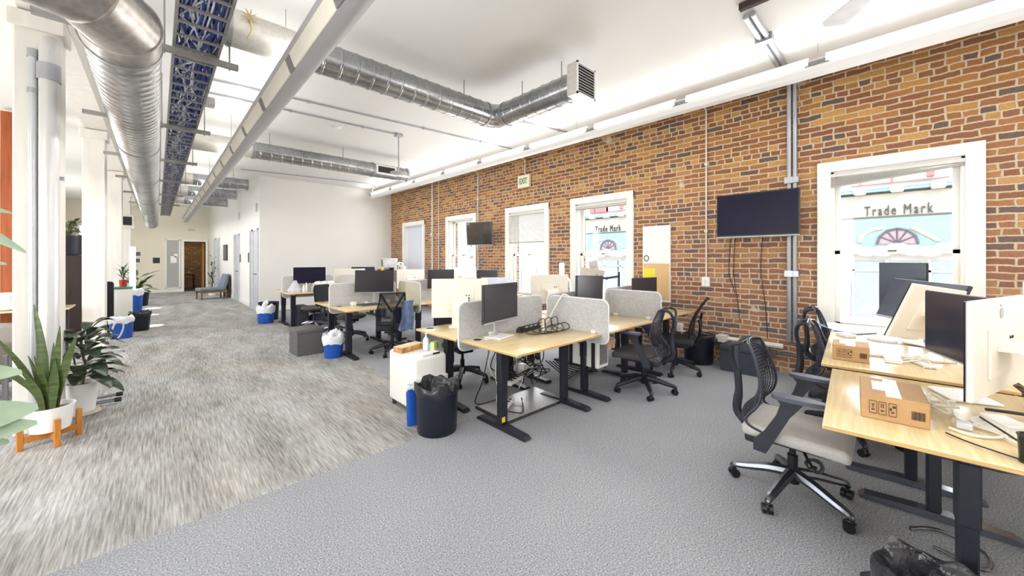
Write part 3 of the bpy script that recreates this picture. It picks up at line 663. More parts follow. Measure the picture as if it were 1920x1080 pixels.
# conduits on the ceiling and walls
def conduit(pts, r, mat, label, clips=None, rad=.06, name='conduit'):
    t = thing(name, label, 'conduit', pts[0])
    p0 = Vector(pts[0]); P = [Vector(p)-p0 for p in pts]; out = [P[0]]
    for a, b, c in zip(P, P[1:], P[2:]):
        d1 = (a-b).normalized(); d2 = (c-b).normalized()
        for k in range(5):
            s = k/4; out.append((b+d1*rad)*(1-s)**2+b*2*s*(1-s)+(b+d2*rad)*s**2)
    out.append(P[-1])
    MB().tube(out, r, 8).build('pipe', mat, t)
    for c in clips or []:
        c = Vector(c)-p0; MB().box(c, (r*3.4, r*3.4, r*3.0), .002).build('clip', mat, t)
    return t
zc = CH-.018
conduit([(.47, 6.1, zc), (5.9, 5.62, zc)], .012, conduit_m, 'thin steel conduit across the ceiling ending above the exit sign', [(1.6, 6.0, zc), (3.4, 5.84, zc), (4.6, 5.735, zc)])
conduit([(.47, 6.62, zc), (3.24, 6.46, zc)], .012, conduit_m, 'thin steel conduit across the ceiling feeding the hanging sensor', [(1.5, 6.56, zc), (2.6, 6.5, zc)])
conduit([(1.55, 11.75, zc), (4.75, 11.3, zc), (5.1, 11.75, zc)], .012, conduit_m, 'thin conduit bending on the ceiling above the white back wall', [(2.8, 11.57, zc), (4.0, 11.41, zc)])
conduit([(3.55, 4.6, zc), (5.9, 4.12, zc)], .012, conduit_m, 'short thin ceiling conduit behind the grille duct', [(4.4, 4.43, zc), (5.2, 4.26, zc)])
for dy, w in ((.03, 'left'), (-.03, 'right')):
    k = 1.0+dy
    conduit([(4.0, k, CH-.035), (W-.035, k, CH-.035), (W-.035, k, .42)], .027 if dy > 0 else .025, conduit_m,
            'thick silver conduit beside the black wall screen, %s one of the pair' % w, [(4.55, k, CH-.035), (W-.035, k, 2.5), (W-.035, k, 1.3)], .08)
m = MB(); m.box((0, 0, 0), (.055, .75, .06), .004)
o = one(m, 'mounting_bar', dark_wood, 'dark brown mounting bar on the ceiling at the top of the photo', 'bar'); o.location = (3.83, .66, CH-.062)
conduit([(W-.05, 2.38, .35), (W-.05, 1.09, .35)], .034, conduit_w, 'white pipe running low along the brick wall above the bins', [(W-.05, 1.8, .35)])
conduit([(W-.05, .93, .35), (W-.05, -1.6, .35)], .03, conduit_w, 'white pipe running low along the brick wall behind the right desks', [(W-.05, .3, .35)])
conduit([(W-.03, 2.38, .25), (W-.03, -1.6, .25)], .02, M('dark_wall_line', srgb(96, 90, 86), .5), 'thin dark line under the white pipe on the brick wall', [(W-.03, 1.2, .25)])  # thin dark tube run along the wall, below the white pipe
conduit([(W-.02, 9.68, 3.74), (W-.02, 9.68, .1)], .028, conduit_w, 'thick white conduit between the two farthest windows', [(W-.02, 9.68, 2.2)])
conduit([(W-.02, 9.33, 3.74), (W-.02, 9.33, .1)], .014, conduit_w, 'thin white conduit between the two farthest windows', [(W-.02, 9.33, 2.2)])
conduit([(5.3, 7.5, 3.7), (W-.02, 7.5, 3.7), (W-.02, 7.5, .9)], .014, conduit_w, 'thin white conduit running down behind the small angled screen', [(W-.02, 7.5, 3.0)])
conduit([(5.3, 2.04, 3.72), (W-.02, 2.04, 3.72), (W-.02, 2.04, 1.22)], .012, conduit_w, 'thin white conduit dropping to the small wall box left of the black screen', [(W-.02, 2.04, 2.9), (W-.02, 2.04, 1.9)])
conduit([(5.3, 5.82, 3.7), (W-.02, 5.82, 3.7), (W-.02, 5.82, 3.37)], .014, conduit_w, 'short white conduit dropping to the exit sign', [])
t = thing('wall_box', 'small white electrical box on the brick wall at the end of the thin conduit', 'electrical box', (W-.03, 2.04, 1.08))
MB().box((0, 0, .07), (.055, .11, .14), .006).build('cover', fixture_m, t); MB().box((-.03, 0, .07), (.006, .035, .07), .001).build('socket', cable_wht, t)
t = thing('wall_outlet', 'white outlet box low on the brick wall behind the mesh chair', 'outlet', (W-.03, 2.42, .36))
MB().box((0, 0, .06), (.05, .08, .13), .005).build('cover', fixture_m, t); MB().box((-.027, 0, .06), (.006, .03, .06), .001).build('socket', cable_wht, t)
# exit sign
t = thing('exit_sign', 'cream exit sign with green letters mounted on the brick wall', 'sign', (W-.045, 5.82, 3.05))
MB().box((0, 0, .15), (.07, .36, .28), .008).build('shell', sign_cream, t)
def text_mesh(txt, size, depth, name, mat, parent, loc, rot, bold=0.0, sx=1.0, sp=1.0):
    cu = bpy.data.curves.new(name, 'FONT'); cu.body = txt; cu.size = size; cu.extrude = depth; cu.align_x = 'CENTER'; cu.align_y = 'CENTER'; cu.offset = bold; cu.space_character = sp
    cu.materials.append(mat)
    tmp = bpy.data.objects.new(name+'_tmp', cu); C.objects.link(tmp)
    dg = bpy.context.evaluated_depsgraph_get()
    me = bpy.data.meshes.new_from_object(tmp.evaluated_get(dg)); bpy.data.objects.remove(tmp)
    me.materials.clear(); me.materials.append(mat)
    for v in me.vertices: v.co.x *= sx
    o = bpy.data.objects.new(name, me); C.objects.link(o); o.parent = parent; o.location = loc; o.rotation_euler = rot
    return o
text_mesh('EXIT', .18, .003, 'lettering', sign_green, t, (-.038, 0, .15), (PI/2, 0, -PI/2), .003, .66)
# ceiling sensor on a rod
t = thing('ceiling_fan', 'small white disc hanging on a thin rod above the middle desks', 'ceiling fitting', (3.24, 6.46, 3.05))
m = MB(); m.cyl((0, 0, .05), (0, 0, CH-3.05), .012, n=8); m.build('rod', conduit_m, t)
m = MB(); m.lathe([(0, 0), (.1, .005), (.15, .02), (.15, .035), (.06, .06), (.02, .09)], 24); m.build('disc', fixture_grey, t)
MB().box((0, 0, CH-3.05-.03), (.12, .12, .05), .006).build('mount_box', conduit_m, t)
t.name = 'hanging_sensor'
# ceiling fan, mostly out of frame
t = thing('ceiling_fan', 'white ceiling fan with one blade entering the top right of the photo', 'fan', (3.55, -.05, 3.47))
m = MB(); m.lathe([(0, -.06), (.09, -.05), (.12, 0), (.12, .05), (.05, .09), (.03, .1)], 24); m.build('motor', fixture_m, t)
m = MB(); m.cyl((0, 0, .08), (0, 0, CH-3.47), .014, n=8); m.build('rod', fixture_m, t)
for a in (39, 159, 279):
    T = Matrix.Rotation(D(a), 4, 'Z') @ Matrix.Rotation(D(12), 4, 'X')
    m = MB(); m.prism([(.1, -.04), (.74, -.085), (.78, -.04), (.72, .085), (.1, .04)], .012, T=T @ Matrix.Rotation(PI/2, 4, 'X'))
    m.build('blade', M('fan_blade_white', srgb(226, 226, 230), .4), t)
for x, yv, z0 in ():
    m = MB(); m.cyl((0, 0, 0), (0, 0, .38), .003, n=5); m.cyl((0, 0, .34), (0, 0, .38), .01, n=8)
    o = one(m, 'suspension_wire', galv_strut, 'thin suspension wire hanging from the ceiling near the fan blade', 'wire'); o.location = (4.45, .6, CH-.3785)
# smoke detector
m = MB(); m.lathe([(0, 0), (.05, .005), (.06, .03), (.06, .04)], 20)
o = one(m, 'smoke_detector', fixture_m, 'small round white detector on the ceiling between the two long ducts', 'detector'); o.location = (2.29, 6.85, CH-.04)

# ------------------------------------------------------------------ wall screens and boards
def tv(label, c, ang, w, h, tilt, mat, group=None, cables=True):
    t = thing('wall_screen', label, 'television', c, ang)
    Tm = Matrix.Rotation(tilt, 4, 'Y')
    MB().box((0, 0, 0), (.05, w, h), .008, T=Tm).build('casing', black_plastic, t)
    b = MB(); fx = .027
    MB().box((fx, 0, .008), (.004, w-.03, h-.05), .001, T=Tm).build('screen', mat, t)
    b.box((fx, 0, -h/2+.008), (.004, w, .012), T=Tm); b.build('lower_bezel', bezel_m, t)
    MB().box((-.07, 0, 0), (.1, .12, .22), .01).build('wall_arm', black_metal, t)
    return t
s1 = tv('large black wall screen beside the silver conduit pair', (5.68, 1.345, 2.07), PI, .93, .585, 0, screen_blk)
m = MB(); m.box((0, 0, 0), (.2, .08, .08), .005); o = one(m, 'wall_bracket', black_metal, 'black bracket holding the large black screen to the brick', 'bracket'); o.location = (W-.10, 1.345, 2.03)
s2 = tv('small angled wall screen reflecting a window, in front of the second window', (5.45, 6.83, 2.07), PI+D(31), .64, .54, D(8), M('glossy_screen', srgb(60, 54, 52), .06, var=.1, spec=.9))
m = MB(); m.box((0, 0, 0), (.36, .05, .06), .005); o = one(m, 'wall_bracket', black_metal, 'black bracket holding the small angled screen to the brick', 'bracket'); o.location = (W-.19, 6.93, 2.02)
for j, (yy, zl, lab) in enumerate([(1.72, 1.0, 'thin dark cable hanging below the left end of the large screen'), (1.66, .6, 'thin faint cable down the bricks below the large screen'), (1.33, .42, 'thin black cable falling from the middle of the large screen to the white pipe')]):
    m = MB(); m.tube(crom([(W-.004, yy, 1.78), (W-.004, yy+.02, 1.3), (W-.004, yy-.03, .9 if zl < .9 else 1.1), (W-.004, yy-.06, zl)], 6), .0045, 5)
    one(m, 'screen_cable', cable_blk, lab, 'cable')
t = thing('whiteboard', 'tall narrow whiteboard and cork panel on the brick wall', 'board', (W-.02, 2.805, .79))
MB().box((0, 0, .62), (.02, .47, 1.24), .003).build('frame', trim_m, t)
MB().box((-.012, 0, .925), (.006, .44, .6)).build('white_panel', board_w, t, False)
MB().box((-.012, 0, .33), (.006, .44, .58)).build('cork_panel', cork, t, False)
m = MB(); m.box((0, 0, 0), (.003, .21, .28)); o = one(m, 'yellow_notice', yellow_m, 'yellow paper pinned to the cork half of the board', 'paper'); o.location = (W-.0364, 2.92, 1.05)
m = MB(); m.tube([(0, .04*math.cos(a*PI/8), .045*math.sin(a*PI/8)) for a in range(16)], .007, 6, close=True); m.box((.003, 0, -.05), (.008, .02, .02))
o = one(m, 'board_hook', graphite, 'small dark ring hanging on the whiteboard', 'hook'); o.location = (W-.04, 2.97, 1.44)

# ------------------------------------------------------------------ corridor walls
def door_unit(n, y0, y1, x0, x1, lab=None, slope=0):
    r = root_struct('door_%d' % n)
    m = MB(); z = 2.35
    for yy, xx in ((y0, x0), (y1, x1)): m.box((xx-.01, yy, z/2), (.05, .06, z))
    m.box(((x0+x1)/2-.01, (y0+y1)/2, z-.03), (.05, y1-y0+.06, .06)); m.build('door_frame', M('pale_grey_frame', srgb(206, 206, 210), .5), r, False)
    MB().box(((x0+x1)/2-.002, (y0+y1)/2, 1.13), (.03, y1-y0-.06, 2.24)).build('leaf', frost if lab == 'g' else M('glazed_door_grey', srgb(190, 196, 204), .3, var=.06), r, False)
    if lab != 'g':
        m = MB(); m.cyl((x0-.03, y0+.1, 1.05), (x0-.1, y0+.1, 1.05), .012, n=8); m.cyl((x0-.09, y0+.1, 1.05), (x0-.09, y0+.24, 1.05), .012, n=8); m.build('handle', graphite, r)
door_unit(2, 12.55, 13.25, 2.07, 2.07); door_unit(3, 13.42, 13.75, 2.07, 2.07, 'g')
door_unit(4, 15.9, 16.7, 2.07, 2.07); door_unit(5, 16.75, 17.0, 2.07, 2.07, 'g'); door_unit(6, 19.6, 20.3, 1.895, 1.848); door_unit(7, 20.5, 20.85, 1.835, 1.815, 'g')
def plate(name, mat, c, s, lab, cat): o = one(MB().box((0, 0, 0), s, .003), name, mat, lab, cat); o.location = (c[0], c[1], c[2]-s[2]/2); return o
plate('door_sign', dark_plastic, (2.06, 14.1, 1.52), (.014, .12, .3), 'dark sign plate beside the nearest corridor door', 'sign')
plate('door_sign', dark_plastic, (2.06, 15.7, 1.5), (.014, .12, .28), 'dark sign plate beside the second corridor door', 'sign')
plate('wall_speaker', M('pale_wall_unit', srgb(214, 214, 216), .5), (2.05, 12.75, 2.95), (.05, .14, .24), 'pale wall unit high on the corridor wall nearest the corner', 'wall unit')
plate('wall_speaker', MATS['pale_wall_unit'], (2.05, 15.9, 2.95), (.05, .14, .24), 'pale wall unit high on the corridor wall, farther one', 'wall unit')
t = thing('picture', 'framed grey picture on the corridor wall above the lounge chair', 'picture', (1.945, 18.5, 1.42), D(3.8))
MB().box((0, 0, .3), (.03, .62, .62), .004).build('frame', dark_plastic, t); MB().box((-.017, 0, .3), (.006, .54, .54)).build('print', photo_dark, t, False)
r = root_struct('window_13'); m = MB()
PX0, PX1 = .27, .72
for xx in (PX0, PX1): m.box((xx, YF-.012, 1.25), (.05, .03, 2.15))
for zz in (.18, 2.32): m.box(((PX0+PX1)/2, YF-.012, zz), (.5, .03, .05))
m.build('window_frame', trim_m, r, False); MB().box(((PX0+PX1)/2, YF-.008, 1.25), (.42, .02, 2.1)).build('pane', frost, r, False)
plate('notice', paper, (.52, YF-.0205, 1.44), (.2, .006, .3), 'white paper notice taped on the frosted corridor panel', 'paper')
plate('notice', paper, (.6, YF-.0205, 1.62), (.12, .006, .16), 'small upper white paper on the frosted corridor panel', 'paper')
plate('wall_plaque', dark_plastic, (-.03, YF-.006, 1.4), (.22, .014, .24), 'dark square plaque on the far cream wall', 'plaque')
plate('photo_print', photo_dark, (-.62, YF-.005, 1.68), (.2, .012, .16), 'upper of two small photos on the far cream wall', 'picture')
plate('photo_print', photo_dark, (-.63, YF-.005, 1.40), (.18, .012, .16), 'lower of two small photos on the far cream wall', 'picture')
plate('air_vent', M('thin_vent', srgb(176, 168, 152), .6), (1.12, YF-.014, 2.78), (.24, .02, .04), 'thin grey vent slot above the far doorway', 'vent')
plate('yellow_door', yel_door, (1.53, YF+.3, 2.18), (.05, .75, 2.16), 'ochre door standing open in the far doorway', 'door').location.z = .01
t = thing('store_table', 'dark table with pale bags in the dim room beyond the doorway', 'table', (1.05, 24.4, 0))
m = MB(); m.box((0, 0, .68), (.6, .5, .04), .004); m.build('top', dark_wood, t)
for x in (-.26, .26):
    for yv in (-.2, .2): MB().box((x, yv, .33), (.05, .05, .66)).build('leg', dark_wood, t)
for dx in (-.12, .12):
    m = MB(); m.ball((0, 0, .07), (.2, .16, .14)); o = one(m, 'paper_bag', M('buff_bag', srgb(196, 176, 110), .8), 'pale bag on the dark table beyond the doorway, %s one' % ('left' if dx < 0 else 'right'), 'bag'); o.location = (1.02+dx, 24.3, .7)
# vent box at the end of the corridor
t = thing('vent_box', 'white box with a dark square grille at the top of the far column', 'vent', (-.74, 16.6, 2.42))
MB().box((0, 0, .2), (.46, .36, .40), .01).build('housing', post_m, t); MB().box((0, -.185, .22), (.34, .02, .26)).build('grille', dark_hole, t, False)

# drain pipes on the first column
t = thing('drain_pipe', 'thick painted steel pipe bent at its top, fixed to the nearest column', 'pipe', (-.675, 5.065, 0))
m = MB(); m.tube([(0, 0, 0), (0, 0, 3.27)]+[(0, .12*(1-math.cos(a*PI/12)), 3.27+.12*math.sin(a*PI/12)) for a in range(1, 5)], .058, 20); m.build('pipe', M('silver_white_pipe', srgb(214, 213, 212), .35, .35, var=.05, stretch=(1, 1, .4)), t)
m = MB(); m.tube([(0, 0, 3.02), (0, 0, 3.16)], .07, 20); m.build('coupling', conduit_m, t)
MB().box((0, .05, 2.2), (.16, .03, .03)).build('strap', conduit_m, t)
t = thing('drain_pipe', 'thin steel pipe left of the thick pipe on the nearest column', 'pipe', (-.765, 5.09, 0))
m = MB(); m.cyl((0, 0, 0), (0, 0, 3.25), .026, n=14); m.build('pipe', M('silver_white_pipe2', srgb(206, 208, 212), .3, .45, var=.06, stretch=(1, 1, .4)), t)
m = MB(); m.cyl((0, 0, 3.2), (0, 0, 3.27), .034, n=14); m.cyl((0, 0, 2.9), (0, 0, 2.94), .034, n=14); m.build('cap', conduit_m, t)

# ------------------------------------------------------------------ the building across the street
FX = 15.0
t = thing('opposite_building', 'pale shop building across the street, seen through the windows', 'building', (FX, 5, -4.5))
fw = M('white_facade', srgb(206, 204, 198), .8, var=.02)
MB().box((.5, 0, 5.0), (1, 40, 10.0)).build('facade', fw, t, False)
cream_f = M('cream_sign_band', srgb(178, 171, 157), .8, var=.02)
teal_f = M('teal_cornice', srgb(120, 146, 150), .8)
sky_f = M('light_blue_panel', srgb(138, 168, 174), .8, var=.05)
pink_f = M('pink_fan_glass', srgb(160, 138, 141), .6, var=.1)
grey_f = M('pale_window_glass', srgb(152, 162, 165), .3)
dark_f = M('dark_fan_frame', srgb(84, 80, 90), .6)
red_f = M('red_window_frame', srgb(172, 112, 108), .7)
yel_f = M('yellow_flowers', srgb(180, 171, 146), .8, var=.12, scale=30)
letters = M('sign_lettering', srgb(66, 66, 70), .7)
Z0 = 4.5
k = 15.0/14.0
def bay(yc):
    yy = yc-5
    MB().box((-.08, yy-.1, Z0+3.0), (.16, 3.4, .62)).build('sign_band', cream_f, t, False)
    text_mesh('Trade Mark', .40, .02, 'lettering', letters, t, (-.18, yy, Z0+2.83), (PI/2, 0, -PI/2), 0, .54, 1.3)
    MB().box((-.06, yy, Z0+2.2), (.1, 2.5, .86)).build('blue_panel', sky_f, t, False)
    MB().box((-.16, yy, Z0+3.42), (.3, 3.8, .1)).build('cornice', teal_f, t, False)
    for q in range(5): MB().box((-.22, yy-1.5+.75*q, Z0+3.40), (.4, .26, .16), .03).build('bracket', fw, t)
    m = MB(); pts = [(-.14, yy+.40*math.cos(a*PI/6), Z0+1.9+.42*math.sin(a*PI/6)) for a in range(7)]
    m.tube(pts, .035, 6)
    for a in range(1, 6): m.tube([(-.14, yy, Z0+1.92), pts[a]], .018, 5)
    fr = m.build('fan_frame', dark_f, t)
    m = MB(); m.prism([(.38*math.cos(a*PI/6), .4*math.sin(a*PI/6)) for a in range(7)], .03, T=Matrix.Translation((-.115, yy, Z0+1.9)) @ Matrix.Rotation(PI/2, 4, 'Z')); m.build('fan_glass', pink_f, t, False)
    m = MB()
    for q in range(22):
        a = PI*((.10+.26*(q//2)/10) if q % 2 else (.90-.26*(q//2)/10)); rr = .62+.06*math.sin(q*3)
        m.ball((-.13, yy+1.25*rr*math.cos(a), Z0+1.8+rr*.95*math.sin(a)), (.05, .13, .10), 8, 6)
    m.build('flower_garland', yel_f, t)
    m = MB()
    for q in range(9): m.ball((-.2, yy-1.2+.3*q, Z0+1.72+.05*math.sin(q*2)), (.2, .5, .3), 10, 8)
    m.build('cloud_ornament', fw, t)
    f = MB()
    for q in (-.85, .0, .7): f.box((-.05, yy+q-.1, Z0+.6), (.1, .7, 1.6))
    win = f.build('shop_window', grey_f, t, False)
    f = MB()
    for q in (-1.25, -.5, .3, 1.0): f.box((-.1, yy+q-.1, Z0+.6), (.06, .06, 1.7))
    f.box((-.1, yy-.2, Z0+1.15), (.06, 2.4, .06)); f.build('glazing_bar', fw, win, False)
    MB().box((-.08, yy, Z0-.45), (.16, 2.8, .5)).build('sill_panel', cream_f, t, False)
    f = MB()
    f.box((-.06, yy+.75, Z0+3.98), (.06, .03, .7)); f.box((-.06, yy+.1, Z0+3.98), (.06, .05, .7)); f.box((-.06, yy-.62, Z0+4.02), (.1, .14, .66)); f.box((-.06, yy, Z0+3.62), (.06, 1.9, .025))
    f.build('upper_window_frame', red_f, t, False)
bay(.15); bay(9.3); bay(18.45)
for yc, zc_, hh in ((12.9, .3, 1.3), (14.1, .3, 1.3), (15.3, .3, 1.3), (19.8, 2.2, 1.5), (21.6, 2.2, 1.5), (23.6, 2.2, 1.5), (21.0, .2, 1.4), (23.2, .2, 1.4)):
    wn = MB().box((-.04, yc-5, Z0+zc_), (.08, .62, hh)).build('shop_window', grey_f, t, False)
    f = MB(); f.box((-.09, yc-5, Z0+zc_), (.04, .05, hh)); f.box((-.09, yc-5, Z0+zc_+.1), (.04, .62, .05)); f.box((-.09, yc-5, Z0+zc_-hh/2), (.1, .8, .08)); f.build('glazing_bar', fw, wn, False)
# red brick patch seen at the top of the window beside the whiteboard
MB().box((-.05, 9.85-5, Z0+4.0), (.08, .95, .75)).build('red_panel', red_f, t, False)
struct(MB().box((10.5, 5, -4.6), (9, 44, .2)).build('street', M('asphalt', srgb(190, 188, 184), .9), smooth=False))
# ------------------------------------------------------------------ desks
def make_desk(label, x0, y0, w, d, z=.74, rz=0, metal=None, foot_m=None, sticker=False, grommet=1, group=None):
    """origin at the floor under the front-left corner; long side runs along local x"""
    metal = metal or black_metal
    t = thing('standing_desk', label, 'desk', (x0, y0, 0), rz, group)
    m = MB(); m.box((w/2, d/2, z-.011), (w, d, .022), .004, seg=2); m.build('tabletop', bamboo, t)
    m = MB()
    e = .003
    m.box((w/2, -.0005, z-.012), (w-.01, .002, .016)); m.box((-.0005, d/2, z-.012), (.002, d-.01, .016)); m.box((w+.0005, d/2, z-.012), (.002, d-.01, .016))
    m.build('edge_band', bamboo_edge, t, False)
    gx = .12 if grommet == 1 else w-.12
    if foot_m is None:
        m = MB(); m.lathe([(.038, 0), (.038, .003), (.03, .003), (.03, .001)], 20, (gx, d-.09, z-.001)); m.build('grommet', black_plastic, t)
    for sx in (.16, w-.16):
        m = MB(); m.box((sx, d/2-.02, (z-.06)/2+.03), (.085, .055, z-.1), .006); lg = m.build('leg', metal, t)
        m = MB(); m.box((sx, d/2-.02, .40+(z-.45)/2), (.095, .065, z-.48), .006); m.build('outer_sleeve', metal, lg)
        if sticker and sx < .5: MB().box((sx-.01, d/2-.02-.0285, .09), (.036, .002, .045)).build('yellow_sticker', M('yellow_sticker', srgb(240, 196, 40), .5), lg, False)
        m = MB(); L = .64; y = d/2-.02
        m.prism([(-L/2, .008), (-L/2+.01, .0), (L/2-.01, 0), (L/2, .008), (L/2-.03, .03), (.06, .042), (-.06, .042), (-L/2+.03, .03)], .075, T=Matrix.Translation((sx, y, .004)) @ Matrix.Rotation(PI/2, 4, 'Z'))
        m.build('foot', foot_m or metal, t, ang=20)
        m = MB(); m.prism([(-.3, z-.022), (.3, z-.022), (.29, z-.045), (.08, z-.075), (-.08, z-.075), (-.29, z-.045)], .06, T=Matrix.Translation((sx, d/2-.02, 0)) @ Matrix.Rotation(PI/2, 4, 'Z')); m.build('bracket', metal, t, ang=20)
    m = MB(); m.box((w/2, d/2-.02, z-.045), (w-.3, .07, .035), .004); m.build('crossbeam', metal, t)
    m = MB(); m.box((w*.75, .03, z-.032), (.1, .04, .018), .004); m.build('control_pad', black_plastic, t)
    return t
BG = [('first', 'in the front bench'), ('middle', 'in the middle bench'), ('back', 'in the back bench by the white wall')]
make_desk('nearest bamboo standing desk, with a yellow sticker on its leg and a rubber mat beneath', 2.04, 2.09, 1.18, .74, sticker=True)
make_desk('bamboo standing desk in the front bench, right of the nearest, under a tilted monitor', 3.26, 2.09, 1.18, .74)
make_desk('bamboo standing desk in the front bench closest to the brick wall', 4.48, 2.09, 1.15, .74)
make_desk('bamboo standing desk backing onto the nearest desk, under the big white-backed monitor', 2.02, 2.89, 1.18, .74)
make_desk('bamboo standing desk in the front bench, far side, second from the corridor', 3.24, 2.89, 1.18, .74)
make_desk('bamboo standing desk in the front bench, far side, under the window beside the whiteboard', 4.46, 2.89, 1.15, .74)
make_desk('bamboo standing desk with the large frontal monitor and the draped chair in front', 1.96, 5.50, 1.14, .74)
make_desk('bamboo standing desk in the middle bench behind the white-backed monitor', 3.14, 5.50, 1.18, .74)
make_desk('bamboo standing desk in the middle bench closest to the brick wall', 4.36, 5.50, 1.18, .74)
make_desk('bamboo standing desk in the middle bench, far side, at the corridor', 1.96, 6.30, 1.14, .74)
make_desk('bamboo standing desk in the middle bench, far side, centre', 3.14, 6.30, 1.18, .74)
make_desk('bamboo standing desk in the middle bench, far side, closest to the brick wall', 4.36, 6.30, 1.18, .74)
make_desk('cluttered bamboo standing desk in the back bench at the corridor', 1.96, 8.75, 1.14, .7, z=.76)
make_desk('bamboo standing desk in the back bench, near side, second from the corridor', 3.14, 8.75, 1.18, .7)
make_desk('bamboo standing desk in the back bench, far side, at the corridor', 1.94, 9.5, 1.14, .7, z=.75)
make_desk('bamboo standing desk in the back bench, far side, second from the corridor', 3.14, 9.5, 1.18, .7)
RA = D(4.2)
def rp(u, v):   # right bench: u along its length, v across (towards the chairs is positive)
    return (2.21+u*math.cos(RA)-v*math.sin(RA), .262+u*math.sin(RA)+v*math.cos(RA))
def rdesk(label, u, v, z, w=1.17, d=.86):
    x, y = rp(u, v-d); return make_desk(label, x, y, w, d, z, RA, foot_m=foot_shiny)
rdesk('bamboo desk at the right foreground, nearest the camera, carrying the larger cardboard box', 0, 0, .74)
rdesk('bamboo desk behind the right foreground desk, carrying the smaller cardboard box', 1.22, .06, .755)
rdesk('bamboo desk under the large right window with an open laptop', 2.44, .06, .74, 1.1)
rdesk('bamboo desk at the right edge, facing side of the right foreground desk', 0, -.92, .74)
rdesk('bamboo desk at the right edge, facing side, next to the window bench', 1.22, -.86, .74)

# ------------------------------------------------------------------ felt dividers
def divider(label, p, q, z0, z1, mat=None, rc=.07, rtop=(1, 1), clamps=(), name='felt_divider', cz=.74, rb=(1, 1)):
    p = Vector((*p, 0)); q = Vector((*q, 0)); L = (q-p).length; a = math.atan2(q.y-p.y, q.x-p.x)
    t = thing(name, label, 'desk divider', (p+q)/2+Vector((0, 0, z0)), a)
    def outl(ins):
        o = []; h = z1-z0; r = rc-ins*.3
        def corner(cx, cz_, s, on):
            if on:
                for k in range(7):
                    b = s+PI/2*k/6; o.append((cx+r*math.cos(b), cz_+r*math.sin(b)))
        x0 = -L/2+ins; x1 = L/2-ins; a0 = ins; a1 = h-ins
        if rb[1]: corner(x1-r, a0+r, -PI/2, 1)
        else: o.append((x1, a0))
        if rtop[1]: corner(x1-r, a1-r, 0, 1)
        else: o.append((x1, a1))
        if rtop[0]: corner(x0+r, a1-r, PI/2, 1)
        else: o.append((x0, a1))
        if rb[0]: corner(x0+r, a0+r, PI, 1)
        else: o.append((x0, a0))
        return o
    MB().prism(outl(.004), .026).build('panel', mat or felt, t)
    MB().tube([(x, 0, z) for x, z in outl(0)], .009, 6, close=True).build('edge_piping', felt_edge, t)
    for c in (clamps or (-L*.3, L*.3)):
        for s in (-1, 1): MB().box((c, s*.03, cz-z0+.0155), (.05, .034, .03), .004).build('clamp', white_pl, t)
    return t
divider('long grey felt back divider of the nearest desk, rounded at the corridor end', (2.03, 2.86), (3.18, 2.86), .63, 1.08, clamps=(-.2, .25))
divider('grey felt side divider at the right end of the nearest desk, cable hooked over it', (3.235, 2.02), (3.235, 2.78), .64, 1.08, clamps=())
divider('grey felt back divider of the front bench, centre', (3.28, 2.86), (4.42, 2.86), .63, 1.08)
divider('grey felt side divider in the front bench near the brick wall', (4.455, 2.05), (4.455, 2.80), .62, 1.08)
divider('grey felt back divider of the front bench beside the brick wall', (4.50, 2.86), (5.62, 2.86), .63, 1.08)
divider('wide grey felt back divider behind the large frontal monitor', (1.97, 6.27), (3.08, 6.27), .62, 1.09, clamps=(-.22, .02))
divider('beige felt side divider at the right end of the desk with the draped chair', (3.12, 5.46), (3.12, 6.2), .6, 1.1, felt_tan)
divider('grey felt back divider of the middle bench, centre', (3.18, 6.27), (4.3, 6.27), .62, 1.09)
divider('grey felt back divider of the middle bench beside the brick wall', (4.4, 6.27), (5.5, 6.27), .62, 1.09)
divider('grey felt divider behind the black monitor of the cluttered back desk', (2.0, 9.475), (3.08, 9.475), .62, 1.1)
divider('grey felt divider of the back bench behind the white display', (3.18, 9.475), (4.3, 9.475), .62, 1.1)

